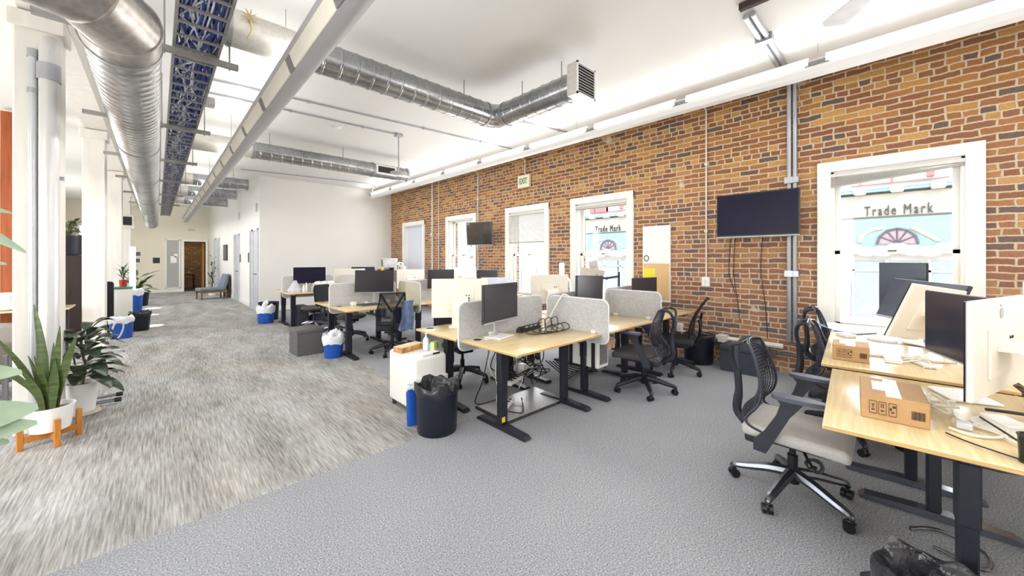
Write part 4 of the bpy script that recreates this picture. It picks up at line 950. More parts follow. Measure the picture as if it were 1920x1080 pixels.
# ------------------------------------------------------------------ monitors
def monitor(label, x, y, ang, w, h, zc, desk=.74, kind='dark', stand='plate', tilt=0, roll=0, scr=None, neck_off=0., group=None, shell=None, emblem=False):
    """ang = direction (degrees) the screen faces"""
    nm = 'monitor' if kind == 'dark' else 'white_monitor'
    t = thing(nm, label, 'monitor', (x, y, desk+.001), D(ang), group)
    P = Matrix.Translation((0, 0, zc-desk)) @ Matrix.Rotation(-D(tilt), 4, 'Y') @ Matrix.Rotation(D(roll), 4, 'X')
    if kind == 'dark':
        MB().box((-.014, 0, 0), (.03, w, h), .004, T=P).build('casing', shell or dark_plastic, t)
        MB().box((.0025, 0, .004), (.003, w-.014, h-.024), T=P).build('screen', scr or screen_m, t, False)
        MB().box((.002, 0, -h/2+.006), (.004, w, .01), T=P).build('lower_bezel', bezel_m, t, False)
        MB().box((-.045, 0, 0), (.035, min(.2, w*.45), min(.2, h*.6)), .01, T=P).build('rear_hub', shell or dark_plastic, t)
        ncol = bezel_m; bcol = white_pl
    else:
        sh = shell or beige_pl
        MB().box((-.012, 0, 0), (.022, w, h), .006, T=P).build('shell', sh, t)
        MB().box((.0015, 0, 0), (.004, w-.004, h-.004), T=P).build('screen', scr or screen_blk, t, False)
        m = MB(); m.box((-.026, 0, -h*.06), (.012, w*.5, h*.52), .004, T=P); m.build('rear_panel', sh, t)
        m = MB()
        for i in range(3):
            for j in range(2): m.box((-.033, -w*.16+.03*j, -.03+.03*i), (.004, .014, .012), T=P)
        m.build('port', dark_hole, t, False)
        if emblem:
            m = MB(); m.prism([(.021*math.cos(a)*(1-.12*math.cos(a)), .023*math.sin(a)) for a in [2*PI*k/20 for k in range(20)]], .003, T=P @ Matrix.Translation((-.0245, 0, h*.34)) @ Matrix.Rotation(PI/2, 4, 'Z')); m.prism([(0, .028), (.012, .040), (.006, .028)], .003, T=P @ Matrix.Translation((-.0245, 0, h*.34)) @ Matrix.Rotation(PI/2, 4, 'Z')); m.build('emblem', fixture_grey, t)
        MB().ball((-.05, w*.02, .0), (.03, .07, .05), 12, 8, T=P).build('hinge', sh, t)
        ncol = sh; bcol = sh
    zb = zc-desk
    if stand == 'plate':
        m = MB(); m.box((-.075+neck_off, 0, zb*.5+.004), (.022, .05, zb), .004); m.box((-.05, 0, zb), (.06, .05, .05), .006); m.build('stand_neck', ncol, t)
        m = MB(); m.box((-.03, 0, .006), (.19, .24, .012), .004); m.build('stand_base', bcol, t)
    elif stand == 'curve':
        m = MB(); m.prism([(-.02, zb+.02), (-.10, zb+.012), (-.135, zb-.03), (-.165, .012), (-.148, .012), (-.122, zb-.045), (-.09, zb-.015), (-.02, zb-.02)], .17); m.build('stand_neck', ncol, t, ang=30)
        m = MB(); m.prism([(-.165+.115*(1-math.cos(a))*(1 if math.cos(a) < 0 else 1), .125*math.sin(a)) for a in [2*PI*k/28 for k in range(28)]], .012, T=Matrix.Translation((0, 0, .007)) @ Matrix.Rotation(PI/2, 4, 'X')); m.build('stand_base', ncol, t)
    elif stand == 'arm':
        m = MB(); m.cyl((-.15, -.40, 0), (-.15, -.40, zb+.07), .016, n=10); m.tube([(-.05, 0, zb-.01), (-.11, -.18, zb-.03), (-.15, -.40, zb)], .02, 8); m.ball((-.11, -.2, zb-.03), (.05, .06, .05), 10, 8); m.box((-.15, -.40, .01), (.09, .09, .02), .004); m.build('monitor_arm', dark_plastic, t)
    return t
monitor('dark monitor on the nearest desk, turned towards the right', 2.40, 2.67, 283, .56, .36, 1.075)
monitor('big cream-backed display with ports, seen from behind over the nearest desk', 2.45, 3.42, 54, .62, .43, 1.055, kind='w', stand='curve')
monitor('cream-backed display seen from behind beyond the front bench, left of the edge-on display', 3.95, 3.4, 66, .56, .4, 1.07, kind='w', stand='curve')
monitor('tall white display seen edge-on in front of the brick between two windows', 4.32, 3.5, 122, .5, .46, 1.2, kind='w', stand='curve', shell=white_pl)
monitor('dark monitor slightly tilted on its stand, above the middle of the front bench', 3.85, 2.66, 266, .50, .36, 1.105, roll=-2)
monitor('dark monitor beside the whiteboard, above the divider closest to the brick wall', 5.14, 2.60, 256, .50, .34, 1.045)
monitor('white-backed display on a black arm in front of the window beside the whiteboard', 5.05, 3.45, 66, .42, .24, 1.21, kind='w', stand='arm', shell=M('grey_shell', srgb(206, 200, 190), .5), roll=8)
monitor('white tablet-like display standing up behind the arm-mounted one', 5.2, 3.52, 60, .15, .26, 1.33, kind='w', stand='plate', shell=MATS['grey_shell'], roll=-12)
monitor('large dark monitor facing the camera above the draped chair', 2.62, 6.07, 254, .61, .37, 1.11, roll=-1.5)
monitor('black monitor on the cluttered back desk before the white wall', 2.48, 9.2, 255, .64, .37, 1.11, desk=.76, scr=screen_blk)
monitor('dark monitor whose top edge shows behind the large frontal one', 3.98, 9.95, 250, .58, .36, 1.085)
monitor('white display back at the white wall, left of the large dark monitor', 3.55, 9.72, 75, .72, .42, 1.02, kind='w', stand='curve')
monitor('dark monitor partly behind the big cream-backed display', 3.92, 6.08, 262, .54, .36, 1.1)
monitor('white display back below the coffee counter, in the middle bench', 3.72, 6.9, 72, .54, .38, 1.08, kind='w', stand='curve', shell=white_pl)
monitor('white display back before the second window, in the middle bench', 4.98, 6.78, 68, .52, .4, 1.1, kind='w', stand='curve', shell=white_pl)
monitor('dark monitor peeking over the displays below the small wall screen', 5.0, 6.0, 252, .46, .34, 1.08)
monitor('small bluish-white display back just right of the big cream-backed display', 3.06, 3.5, 62, .40, .3, 1.11, kind='w', stand='curve', shell=M('cool_white_shell', srgb(226, 232, 246), .5))
# right bench
monitor('dark upright portrait monitor before the large right window', 5.22, .02, 158, .35, .54, 1.185, scr=screen_blue)
monitor('dark monitor leaning back, behind the tilted white display on the right bench', 4.76, -.08, 136, .60, .38, 1.125, tilt=24, scr=screen_blue, roll=-3, desk=.755)
monitor('tilted white display seen from behind, on the second right desk', 4.17, -.10, 60, .60, .42, 1.09, kind='w', stand='curve', tilt=18, roll=7, desk=.755, emblem=True)
monitor('dark monitor facing the foreground chair, behind the nearest white display', 3.187, -.191, 111, .58, .375, 1.115, scr=M('slate_screen', srgb(50, 52, 66), .16, var=.2, scale=1.5))
monitor('nearest white display with a folded shiny back, on the right foreground desk', 2.75, -.275, 72, .68, .42, 1.11, kind='w', stand='curve', shell=M('warm_grey_shell', srgb(226, 220, 210), .35, var=.03), emblem=True)
monitor('white display back at the right edge beyond the folded white one', 3.80, -.78, 200, .62, .4, 1.16, kind='dark', shell=white_pl, scr=M('pale_screen', srgb(228, 228, 232), .3))

# ------------------------------------------------------------------ chairs
def web_back(nx, nz, thick):
    bm = bmesh.new(); grid = []
    prof = crom([(-.06, .215, .392), (-.17, .235, .402), (-.255, .24, .445), (-.26, .23, .505), (-.205, .22, .57), (-.175, .21, .645), (-.175, .195, .73), (-.195, .175, .82), (-.22, .155, .90), (-.235, .145, .94)], 4)
    N = len(prof)-1
    for j in range(nz+1):
        f = j/nz*N; i0 = min(int(f), N-1); p = prof[i0].lerp(prof[i0+1], f-i0); t = j/nz; row = []
        for i in range(nx+1):
            s = -1+2*i/nx
            low = max(0, 1-t/.3)
            row.append(bm.verts.new((p.x+(.075*(1-t*.6)+.05*low)*s*s, p.y*s, p.z+.02*(1-s*s)*(t > .8)*(t-.8)*5+.05*low*s*s)))
        grid.append(row)
    for j in range(nz):
        for i in range(nx): bm.faces.new((grid[j][i], grid[j][i+1], grid[j+1][i+1], grid[j+1][i]))
    edge = [[v.co.copy() for v in (grid[j][0] for j in range(nz+1))], [grid[nz][i].co.copy() for i in range(nx+1)], [grid[j][nx].co.copy() for j in range(nz, -1, -1)], [grid[0][i].co.copy() for i in range(nx, -1, -1)]]
    loop = edge[0]+edge[1][1:]+edge[2][1:]+edge[3][1:-1]
    bm.normal_update()
    bmesh.ops.wireframe(bm, faces=bm.faces[:], thickness=thick, use_replace=True, use_boundary=True, use_even_offset=False)
    return bm, loop
def chair_base(t, mat, spoke=.32, rot=0, caster=True, cm=None):
    for k in range(5):
        a = rot+2*PI*k/5; c, s = math.cos(a), math.sin(a)
        pts = [(.02*c, .02*s, .145), (.12*c, .12*s, .135), (.24*c, .24*s, .105), (spoke*c, spoke*s, .085), ((spoke+.012)*c, (spoke+.012)*s, .062)]
        m = MB(); m.tube(crom(pts, 3), [.034, .033, .031, .030, .028, .027, .025, .024, .022, .02, .018, .016, .013], 8)
        lg = m.build('leg', mat, t)
        T = Matrix.Translation(((spoke+.012)*c, (spoke+.012)*s, 0)) @ Matrix.Rotation(a+.6, 4, 'Z')
        m = MB()
        for sy in (-1, 1): m.cyl((-.012, sy*.006, .028), (-.012, sy*.027, .028), .028, n=14, T=T)
        m.ball((-.004, 0, .05), (.05, .03, .03), 8, 6, T=T)
        m.cyl((0, 0, .03), (0, 0, .075), .007, n=6, T=T); m.build('caster', black_plastic, lg)
    m = MB(); m.lathe([(.0, .085), (.036, .085), (.036, .15), (.028, .16), (.028, .26), (.018, .262), (.018, .40)], 14); m.build('gas_column', black_plastic, t)
def make_web_chair(label, loc, rz, seat_mat, base_mat, loop=False, rot=0, sh=.44, armz=.70):
    t = thing('task_chair', label, 'chair', loc, rz)
    chair_base(t, base_mat, rot=rot)
    m = MB(); o = []
    m.box((.03, 0, .424), (.52, .49, .064), .031, seg=5)
    for v in m.bm.verts:
        if v.co.z > .42: v.co.z += .012*min(1, (v.co.y/.24)**2)
        if v.co.x > .18: v.co.z -= .9*(v.co.x-.18)**2*2
    m.build('seat', seat_mat, t, ang=50)
    m = MB(); m.box((.0, 0, .37), (.42, .30, .055), .02, seg=2); m.box((-.17, 0, .375), (.1, .42, .07), .02, seg=2); m.build('seat_mechanism', chair_navy, t)
    bm, lp = web_back(15, 38, .0085); m = MB(); m.bm.free(); m.bm = bm; m.build('mesh_back', mesh_m, t, ang=80)
    MB().tube(lp, .008, 6, close=True).build('back_rim', mesh_m, t)
    tw = MB()
    tw.tube(crom([(-.12, 0, .365), (-.24, 0, .385), (-.31, 0, .455), (-.30, 0, .59), (-.31, 0, .74)], 4), [.034]*6+[.028]*6+[.024]*5, 8, sx=1.2)
    for s in (-1, 1): tw.tube(crom([(-.308, s*.008, .71), (-.328, s*.05, .83), (-.31, s*.115, .92), (-.25, s*.135, .942)], 4), .014, 8)
    tw.tube([(-.25, -.14, .944), (-.25, .14, .944)], .010, 8)
    tw.build('back_tower', chair_navy, t)
    for s in (-1, 1):
        m = MB()
        m.prism([(-.15, .34), (-.085, .335), (-.04, .43), (.03, .58), (.09, armz-.034), (.13, armz-.018), (-.04, armz-.018), (-.015, armz-.05), (-.035, .58), (-.10, .46), (-.15, .40)], .034, T=Matrix.Translation((0, s*.27, 0)))
        ar = m.build('armrest', chair_navy, t, ang=20)
        m = MB(); m.prism([(.14*math.cos(a)+.02*math.cos(2*a), .046*math.sin(a)) for a in [2*PI*k/24 for k in range(24)]], .022, T=Matrix.Translation((.06, s*.28, armz-.008)) @ Matrix.Rotation(PI/2, 4, 'X')); m.build('arm_pad', arm_pad_m, ar)
    m = MB(); m.tube(crom([(.06, -.1, .36), (.1, -.2, .34), (.13, -.27, .335)], 4), .009, 6); m.box((.135, -.285, .335), (.03, .06, .012), .004); m.build('tilt_lever', black_plastic, t)
    if loop:
        m = MB(); m.tube([(.13+.04*math.cos(a), -.20+.012*math.sin(a*2), .315+.036*math.sin(a)) for a in [2*PI*k/16 for k in range(16)]], .006, 6, close=True); m.tube([(.13+.034*math.cos(a), -.205, .315+.03*math.sin(a)) for a in [2*PI*k/16 for k in range(16)]], .006, 6, close=True); m.build('lever_cable', cable_blk, t)
    return t
def make_ring_chair(label, loc, rz, seat_mat, group=None, vframe=False):
    t = thing('task_chair', label, 'chair', loc, rz, group)
    chair_base(t, black_metal, .31, .3)
    m = MB(); m.box((.01, 0, .425), (.49, .48, .075), .035, seg=4); m.build('seat', seat_mat, t, ang=50)
    MB().box((-.03, 0, .365), (.3, .24, .05), .015, seg=2).build('seat_mechanism', black_plastic, t)
    def bp(s, tt):
        z = .50+.48*tt; x = -.235-.06*tt-.10*tt*tt+.05*math.sin(PI*tt)*.6; hw = (.2+.03*math.sin(PI*min(1, tt*1.3)))*(1-.12*tt)
        return Vector((x+.05*s*s*(1-.6*tt), hw*s, z))
    bm = bmesh.new(); nx, nz = 8, 12; g = [[bm.verts.new(bp(-1+2*i/nx, j/nz)) for i in range(nx+1)] for j in range(nz+1)]
    for j in range(nz):
        for i in range(nx): bm.faces.new((g[j][i], g[j][i+1], g[j+1][i+1], g[j+1][i]))
    r = bmesh.ops.solidify(bm, geom=bm.faces[:], thickness=.006)
    m = MB(); m.bm.free(); m.bm = bm; m.build('mesh_back', mesh_dark, t)
    lp = [bp(-1, j/12) for j in range(13)]+[bp(-1+2*i/8, 1) for i in range(1, 9)]+[bp(1, 1-j/12) for j in range(1, 13)]+[bp(1-2*i/8, 0) for i in range(1, 8)]
    MB().tube(lp, .012, 6, close=True).build('back_frame', black_plastic, t)
    m = MB()
    if vframe:
        for s in (-1, 1): m.tube([bp(0, .35)+Vector((-.03, 0, 0)), bp(s*.9, .95)+Vector((-.02, 0, 0))], .017, 8)
        m.tube(crom([(-.1, 0, .37), (-.25, 0, .40), (-.3, 0, .55), bp(0, .38)+Vector((-.03, 0, 0))], 4), .022, 8)
    else:
        q = [Vector((-.30, .10*math.cos(a), .62+.085*math.sin(a))) for a in [2*PI*k/24 for k in range(24)]]
        m.tube(q, .014, 8, close=True); m.tube(crom([(-.1, 0, .37), (-.24, 0, .39), (-.29, 0, .48), (-.30, 0, .535)], 4), .024, 8); m.tube([(-.30, -.09, .66), (-.29, -.19, .72)], .012, 8); m.tube([(-.30, .09, .66), (-.29, .19, .72)], .012, 8); m.tube([(-.30, 0, .7), (-.32, 0, .80)], .014, 8)
    m.build('back_support', black_plastic, t)
    return t
def make_task_chair(label, loc, rz, seat_mat, group=None, back=True, bm_=None, arms=False):
    t = thing('task_chair', label, 'chair', loc, rz, group)
    chair_base(t, bm_ or black_metal, .31, .7)
    m = MB(); m.lathe([(0, .40), (.2, .405), (.245, .43), (.25, .455), (.22, .475), (0, .48)], 24, sx=1.0, sy=1.02); m.build('seat', seat_mat, t, ang=60)
    MB().box((-.02, 0, .375), (.26, .2, .05), .015, seg=2).build('seat_mechanism', black_plastic, t)
    if back:
        m = MB(); m.prism([(-.19, 0), (.19, 0), (.22, .06), (.22, .34), (.17, .42), (-.17, .42), (-.22, .34), (-.22, .06)], .05, T=Matrix.Translation((-.27, 0, .56)) @ Matrix.Rotation(D(-8), 4, 'Y') @ Matrix.Rotation(PI/2, 4, 'Z')); bmesh.ops.bevel(m.bm, geom=m.bm.edges[:], offset=.015, segments=2, affect='EDGES'); m.build('backrest', seat_black, t, ang=60)
        m = MB(); m.tube(crom([(-.1, 0, .37), (-.27, 0, .39), (-.33, 0, .5), (-.32, 0, .7)], 4), .02, 8, sx=1.6); m.build('back_post', black_plastic, t)
    if arms:
        for s in (-1, 1):
            m = MB(); m.tube(crom([(.0, s*.2, .4), (.0, s*.27, .42), (.0, s*.275, .62)], 4), .016, 8); m.box((.02, s*.275, .635), (.24, .07, .025), .01); m.build('armrest', black_plastic, t)
    return t
make_web_chair('foreground web-backed task chair with light grey seat and polished base', (2.915, .49, 0), D(-89), seat_grey, graphite, True, rot=D(25+89))
make_web_chair('web-backed task chair tucked under the second right desk, behind the foreground chair', (4.17, .34, 0), D(-84), seat_dark, black_metal, armz=.69)
make_web_chair('web-backed task chair farthest along the right bench, by the large window', (5.34, .46, 0), D(-80), seat_dark, black_metal, armz=.69)
make_web_chair('web-backed task chair with dark seat at the front bench, seen from behind', (4.0, 2.04, 0), D(100), seat_dark, black_metal, rot=D(48), armz=.70)
make_ring_chair('black mesh chair with a ring lumbar support, next to the black bin', (4.98, 2.10, 0), D(106), seat_black)
make_task_chair('black chair pushed under the desk behind the nearest one, back hidden by the divider', (2.72, 3.75, 0), D(-100), seat_black)
make_task_chair('chair on the far side of the front bench, seen through the desk legs', (3.85, 3.95, 0), D(-80), seat_black)
make_ring_chair('mesh-backed chair draped with a blue-grey cloth, in front of the middle bench', (2.70, 5.60, 0), D(65), seat_black, vframe=True)
m = MB()
for k in range(1):
    pts = []
    bm = m.bm; nx, nz = 8, 12; g = []
    for j in range(nz+1):
        row = []
        for i in range(nx+1):
            s = i/nx; f = j/nz
            row.append(bm.verts.new((.02*math.sin(s*9+f*3)+.03*f, -.11+.22*s*(.7+.3*f)+.01*math.sin(f*8), .46-.46*f+.02*math.sin(s*7)*f)))
        g.append(row)
    for j in range(nz):
        for i in range(nx): bm.faces.new((g[j][i], g[j][i+1], g[j+1][i+1], g[j+1][i]))
    bmesh.ops.solidify(bm, geom=bm.faces[:], thickness=.02)
o = one(m, 'jacket', blanket, 'blue-grey cloth hanging over the right side of the mesh chair in the middle bench', 'jacket'); o.location = (2.74, 5.21, .38); o.rotation_euler = (0, 0, D(65))
make_task_chair('black chair seen through the legs of the desk with the large frontal monitor', (2.58, 6.98, 0), D(-92), seat_dark)
make_task_chair('black-backed chair beside the grey felt divider of the middle bench', (2.54, 7.72, 0), D(-60), seat_black, bm_=chrome, arms=True)
make_task_chair('chair in front of the cluttered back desk', (2.42, 8.68, 0), D(88), seat_dark, back=False, bm_=chrome)
make_task_chair('black chair at the middle bench behind the cream display', (3.75, 5.2, 0), D(80), seat_black, bm_=black_metal)

# ------------------------------------------------------------------ bins and boxes
def bin_(name, label, loc, rb, rt, h, mat, liner=None, lmat=None, oval=(1, 1), n=28, rz=0, up=.06, down=.10, topn=0, group=None):
    t = thing(name, label, 'bin', loc, rz, group)
    MB().lathe([(rb*.97, 0), (rb, .01), (rt, h), (rt+.006, h+.004), (rt-.006, h+.002), (rb-.006, .02), (0, .018)], n, sx=oval[0], sy=oval[1]).build('body', mat, t)
    if liner:
        m = MB(); n2 = 56; rg = random.Random(len(label)); prof = []
        rows = [(rt+.004, h-down), (rt+.014, h-down*.4), (rt+.016, h+.004), (rt+.006, h+up*.6), (rt-.02, h+up*.4), (rt-.035, h-.02), (rt-.06, h-.12), (rt*.3, h-.16), (0, h-.15)]
        rings = []
        for j, (r, z) in enumerate(rows):
            ring = []
            for k in range(n2):
                a = 2*PI*k/n2
                w = math.sin(a*4+.6*j+len(label))*.45+math.sin(a*7+.9*j)*.3+math.sin(a*13+1.3*j)*.15+rg.uniform(-.12, .12)
                amp = (.0, .003, .003, .014, .018, .015, .03, .02, 0)[j]; za = (.022, .006, .003, up*.55, up*.5, .02, .03, .02, .01)[j]
                rr = r+w*amp; ring.append(m.bm.verts.new((rr*oval[0]*math.cos(a), rr*oval[1]*math.sin(a), z+w*za)))
            rings.append(ring)
        for A, B in zip(rings, rings[1:]):
            for k in range(n2): m.bm.faces.new((A[k], A[(k+1) % n2], B[(k+1) % n2], B[k]))
        if topn:
            m.ball((-.02, .02, h+topn*.35), (.10, .08, topn), 12, 9)
            for k in range(3): m.ball((-.03+.03*k, .02-.02*k, h+topn*(.55+.12*k)), (.05, .045, topn*.7), 10, 7)
        m.build('bin_liner', lmat, t, ang=60)
    return t
bin_('waste_bin', 'dark navy half-round bin with a black bag, in front of the white drawer unit', (1.775, 2.82, 0), .170, .180, .375, black_bin, True, liner_b, up=.07, down=.04)
bin_('recycling_bin', 'blue bin almost hidden behind the navy bin and the drawer unit', (1.742, 3.055, 0), .128, .14, .35, blue_bin, True, liner_w, up=.03, down=.03, oval=(1, .34))
bin_('recycling_bin', 'blue bin with a bulging white bag beside the grey fabric box', (1.94, 5.98, 0), .125, .145, .30, blue_bin, True, liner_w, up=.08, down=.09, topn=.12, oval=(1, .9))
bin_('recycling_bin', 'blue bin with a white bag at the corner of the cluttered back desk', (1.82, 10.18, 0), .155, .175, .36, blue_bin, True, liner_w, up=.06, down=.12, topn=.16)
bin_('waste_bin', 'dark bin against the white wall behind the far blue bin', (1.98, 10.75, 0), .2, .22, .42, black_bin)
bin_('waste_bin', 'black round bin against the brick wall under the white pipe', (5.66, 2.05, 0), .185, .205, .40, black_bin, True, liner_b, up=.02, down=.03)
bin_('waste_bin', 'bin with a glossy black bag at the bottom right of the photo', (2.10, -.11, 0), .155, .175, .28, black_bin, True, liner_b, up=.06, down=.2, oval=(.9, 1.1), rz=D(0))
def lidded(label, loc, rz, w, d, h, mat, name='storage_box'):
    t = thing(name, label, 'storage box', loc, rz)
    MB().box((0, 0, (h-.06)/2), (w, d, h-.06), .006).build('body', mat, t); MB().box((0, 0, h-.03), (w+.025, d+.025, .06), .012, seg=2).build('lid', mat, t)
    return t
lidded('charcoal fabric storage ottoman in the aisle beside a blue bin', (1.72, 6.56, 0), D(2), .38, .40, .40, ottoman_m, 'storage_ottoman')
lidded('slate grey lidded storage box on the floor beside the black bin at the brick wall', (5.66, 1.49, 0), 0, .36, .44, .34, ottoman_b)

# white drawer unit and its things
t = thing('drawer_unit', 'white rounded drawer unit at the end of the front bench, topped with small things', 'drawer unit', (1.92, 3.42, 0))
m = MB(); m.box((0, 0, .305), (.36, .54, .51), .035, seg=4); m.build('cabinet', cab_m, t)
m = MB(); m.box((.01, -.285, .22), (.31, .05, .28), .006); m.build('drawer', cab_m, t)
for x in (-.14, .14):
    for y in (-.22, .22): MB().cyl((x, y, 0), (x, y, .055), .022, n=12).build('caster', graphite, t)
zt = .561
t = thing('snack_box', 'flat decorated snack box on the drawer unit', 'box', (1.87, 3.50, zt), D(14))
MB().box((0, 0, .026), (.30, .13, .052), .003).build('carton', M('tan_pattern_box', srgb(190, 140, 84), .6, var=.45, scale=24), t)
MB().box((0, 0, .0535), (.29, .125, .003)).build('lid', M('pale_lid', srgb(226, 206, 176), .6, var=.12, scale=12), t, False)
t = thing('sanitizer_bottle', 'white bottle with a pump top on the drawer unit', 'bottle', (1.99, 3.37, zt))
m = MB(); m.lathe([(.026, 0), (.032, .004), (.032, .10), (.022, .125), (.012, .13), (.012, .145)], 18); m.build('body', white_pl, t)
m = MB(); m.cyl((0, 0, .14), (0, 0, .165), .006, n=8); m.box((.008, 0, .168), (.045, .014, .012), .004); m.build('pump', white_pl, t)
t = thing('note_box', 'small lime green card box on the drawer unit, right of the bottle', 'box', (2.05, 3.30, zt), D(20))
MB().box((0, 0, .045), (.085, .05, .09), .002).build('carton', lime_m, t); MB().box((.01, -.026, .05), (.008, .002, .06), rz=0, T=Matrix.Rotation(D(0), 4, 'Y')).build('printed_stripe', leaf_md, t, False)
MB().box((0, .035, .035), (.07, .03, .07), .004).build('blue_backing', M('aqua_card', srgb(120, 196, 206), .6), t)
t = thing('notepad', 'white notepad with a dark edge at the front of the drawer unit', 'notepad', (1.93, 3.22, zt), D(4))
MB().box((0, 0, .007), (.20, .10, .014), .002).build('pages', paper, t); MB().box((.055, -.052, .007), (.08, .006, .014)).build('dark_edge', black_plastic, t, False)

# ------------------------------------------------------------------ things on the near desk and under it
zd = .7415
t = thing('power_strip', 'black desk power bar with sockets, on the nearest desk', 'power strip', (2.84, 2.73, zd), D(8))
MB().prism([(-.03, 0), (.03, 0), (.03, .03), (.0, .06), (-.03, .06)], .36, T=Matrix.Rotation(PI/2, 4, 'Z')).build('housing', dark_plastic, t, ang=20)
for x in (-.08, 0, .08): MB().box((x, -.018, .047), (.05, .03, .008), .002).build('socket', white_pl, t)
def cable(label, pts, r, mat, k=6, name='power_cable', group=None): return one(MB().tube(crom(pts, k), r, 6), name, mat, label, 'cable', group)
cable('white cable looping from the power bar up over the felt side divider', [(2.98, 2.7, .79), (3.06, 2.68, .80), (3.12, 2.62, .95), (3.2, 2.58, 1.085), (3.235, 2.55, 1.10), (3.27, 2.5, 1.06)], .009, cable_wht)
for k in range(3):
    x0 = 2.72+.10*k; rg = random.Random(k+4)
    cable('thin black cable coiled on the nearest desk, %s of three' % ('leftmost', 'middle one', 'rightmost')[k], [(x0, 2.66, .75), (x0-.05, 2.55, .75), (x0+.10, 2.5, .752), (x0+.22, 2.6, .86), (x0+.15, 2.62, .84), (x0+.06, 2.5, .75), (x0+.25, 2.46, .755), (x0+.30, 2.55, .80), (x0+.18, 2.64, .75)], .0045, cable_blk)
one(MB().box((0, 0, 0), (.09, .06, .006), .002), 'coaster', white_pl, 'small white card on the nearest desk beside the grommet', 'card').location = (2.26, 2.70, zd)
o = one(MB().box((0, 0, 0), (.10, .07, .004), .001), 'clear_label', M('pale_card', srgb(236, 230, 208), .5), 'pale card at the right part of the nearest desk', 'card'); o.location = (3.02, 2.5, zd)
t = thing('anti_fatigue_mat', 'grey anti-fatigue board with a dark rim on the floor under the nearest desk', 'floor mat', (2.72, 2.70, .001), D(-1))
MB().box((0, 0, .010), (.86, .5, .02), .008).build('rim', black_plastic, t); MB().box((0, 0, .0215), (.82, .46, .006), .002).build('top_sheet', mat_m, t)
t = thing('cup_holder', 'tan clip-on cup holder under the right end of the nearest desk', 'cup holder', (3.30, 2.06, .585))
for dx, rr in ((0, .036), (.075, .03)): MB().lathe([(rr*.7, 0), (rr, .09), (rr-.004, .09), (rr*.66, .006), (0, .006)], 16, (dx, 0, 0)).build('cup', M('tan_cup', srgb(170, 140, 112), .5, var=.2, scale=20), t)
m = MB(); m.tube([(0, .03, .08), (-.03, .05, .12), (-.06, .08, .14)], .008, 6); m.build('clip', graphite, t)
# power strips and the cable tangle
def strip(label, loc, rz, L, tilt=0):
    t = thing('power_strip', label, 'power strip', loc, rz)
    T = Matrix.Rotation(tilt, 4, 'Y')
    MB().box((0, 0, .02), (L, .055, .038), .006, T=T).build('housing', white_pl, t)
    for k in range(int(L/.06)-1): MB().box((-L/2+.06+.06*k, 0, .041), (.03, .03, .004), .001, T=T).build('socket', dark_hole, t)
strip('long white power strip hanging in the cable tangle under the nearest desk', (2.90, 2.86, .21), D(14), .62, D(-3))
strip('short white power strip lying on the grey board', (2.52, 2.72, .027), D(28), .30)
m = MB(); m.box((0, 0, 0), (.16, .09, .06), .006); o = one(m, 'power_brick', white_pl, 'white power brick in the cable tangle under the nearest desk', 'power brick'); o.location = (3.0, 2.93, .262)
cabs = [((2.5, 2.8, .70), (2.47, 2.84, .3), (2.56, 2.76, .06), (2.68, 2.66, .05)), ((2.7, 2.8, .70), (2.66, 2.9, .35), (2.8, 2.8, .26), (2.95, 2.84, .27)), ((2.85, 2.8, .7), (2.9, 2.86, .45), (2.75, 2.9, .34), (2.7, 2.84, .26)),
        ((3.02, 2.8, .7), (3.05, 2.84, .4), (2.92, 2.92, .36), (3.1, 2.9, .31)), ((3.1, 2.78, .7), (3.14, 2.8, .36), (3.02, 2.9, .3), (3.16, 2.86, .28)), ((2.62, 2.8, .7), (2.72, 2.84, .42), (2.86, 2.9, .4), (3.0, 2.86, .3)),
        ((2.42, 2.85, .68), (2.32, 2.86, .3), (2.3, 2.95, .05), (2.55, 2.9, .04)), ((2.55, 3.1, .65), (2.6, 3.05, .25), (2.8, 2.96, .16), (2.9, 2.92, .24)), ((2.95, 3.2, .65), (3.0, 3.1, .3), (2.9, 3.0, .2), (2.7, 2.96, .12)),
        ((3.2, 2.9, .62), (3.26, 2.95, .3), (3.4, 3.0, .12), (3.3, 3.1, .05)), ((2.4, 2.6, .05), (2.5, 2.5, .035), (2.62, 2.6, .034), (2.72, 2.72, .06)), ((2.58, 2.86, .6), (2.6, 2.9, .25), (2.45, 2.8, .1), (2.38, 2.66, .05))]
for q in range(10):
    rg = random.Random(q+50); cabs.append(((2.5+.07*q, 2.78+.02*rg.random(), .69), (2.5+.07*q+rg.uniform(-.1, .1), 2.85+rg.uniform(-.05, .1), .4), (2.7+.05*q+rg.uniform(-.15, .15), 2.9+rg.uniform(-.08, .1), .2+rg.uniform(-.08, .1)), (2.75+.04*q+rg.uniform(-.2, .2), 2.85+rg.uniform(-.1, .1), .1+rg.uniform(-.05, .2)), (2.6+.07*q, 2.85, .22+rg.uniform(-.12, .06))))
wh = {0, 7, 11, 15}
for i, c in enumerate(cabs):
    cable('%s cable in the tangle under the nearest desk' % ('white' if i in wh else 'black'), c, .006, cable_wht if i in wh else cable_blk, group='%s cables tangled under the nearest desk' % ('white' if i in wh else 'black'))
for i in range(6):
    a = .2*i
    cable('black cable trailing on the floor under the front bench near the brick wall', [(3.3+.1*i, 2.9+.03*i, .3-.03*i), (3.6+.08*i, 2.8+.05*i, .05), (3.9+.05*i, 2.95-.04*i, .03), (4.3, 2.8+.06*i, .04), (4.5, 2.85+.05*i, .2)], .007, cable_blk, group='black cables trailing under the front bench')
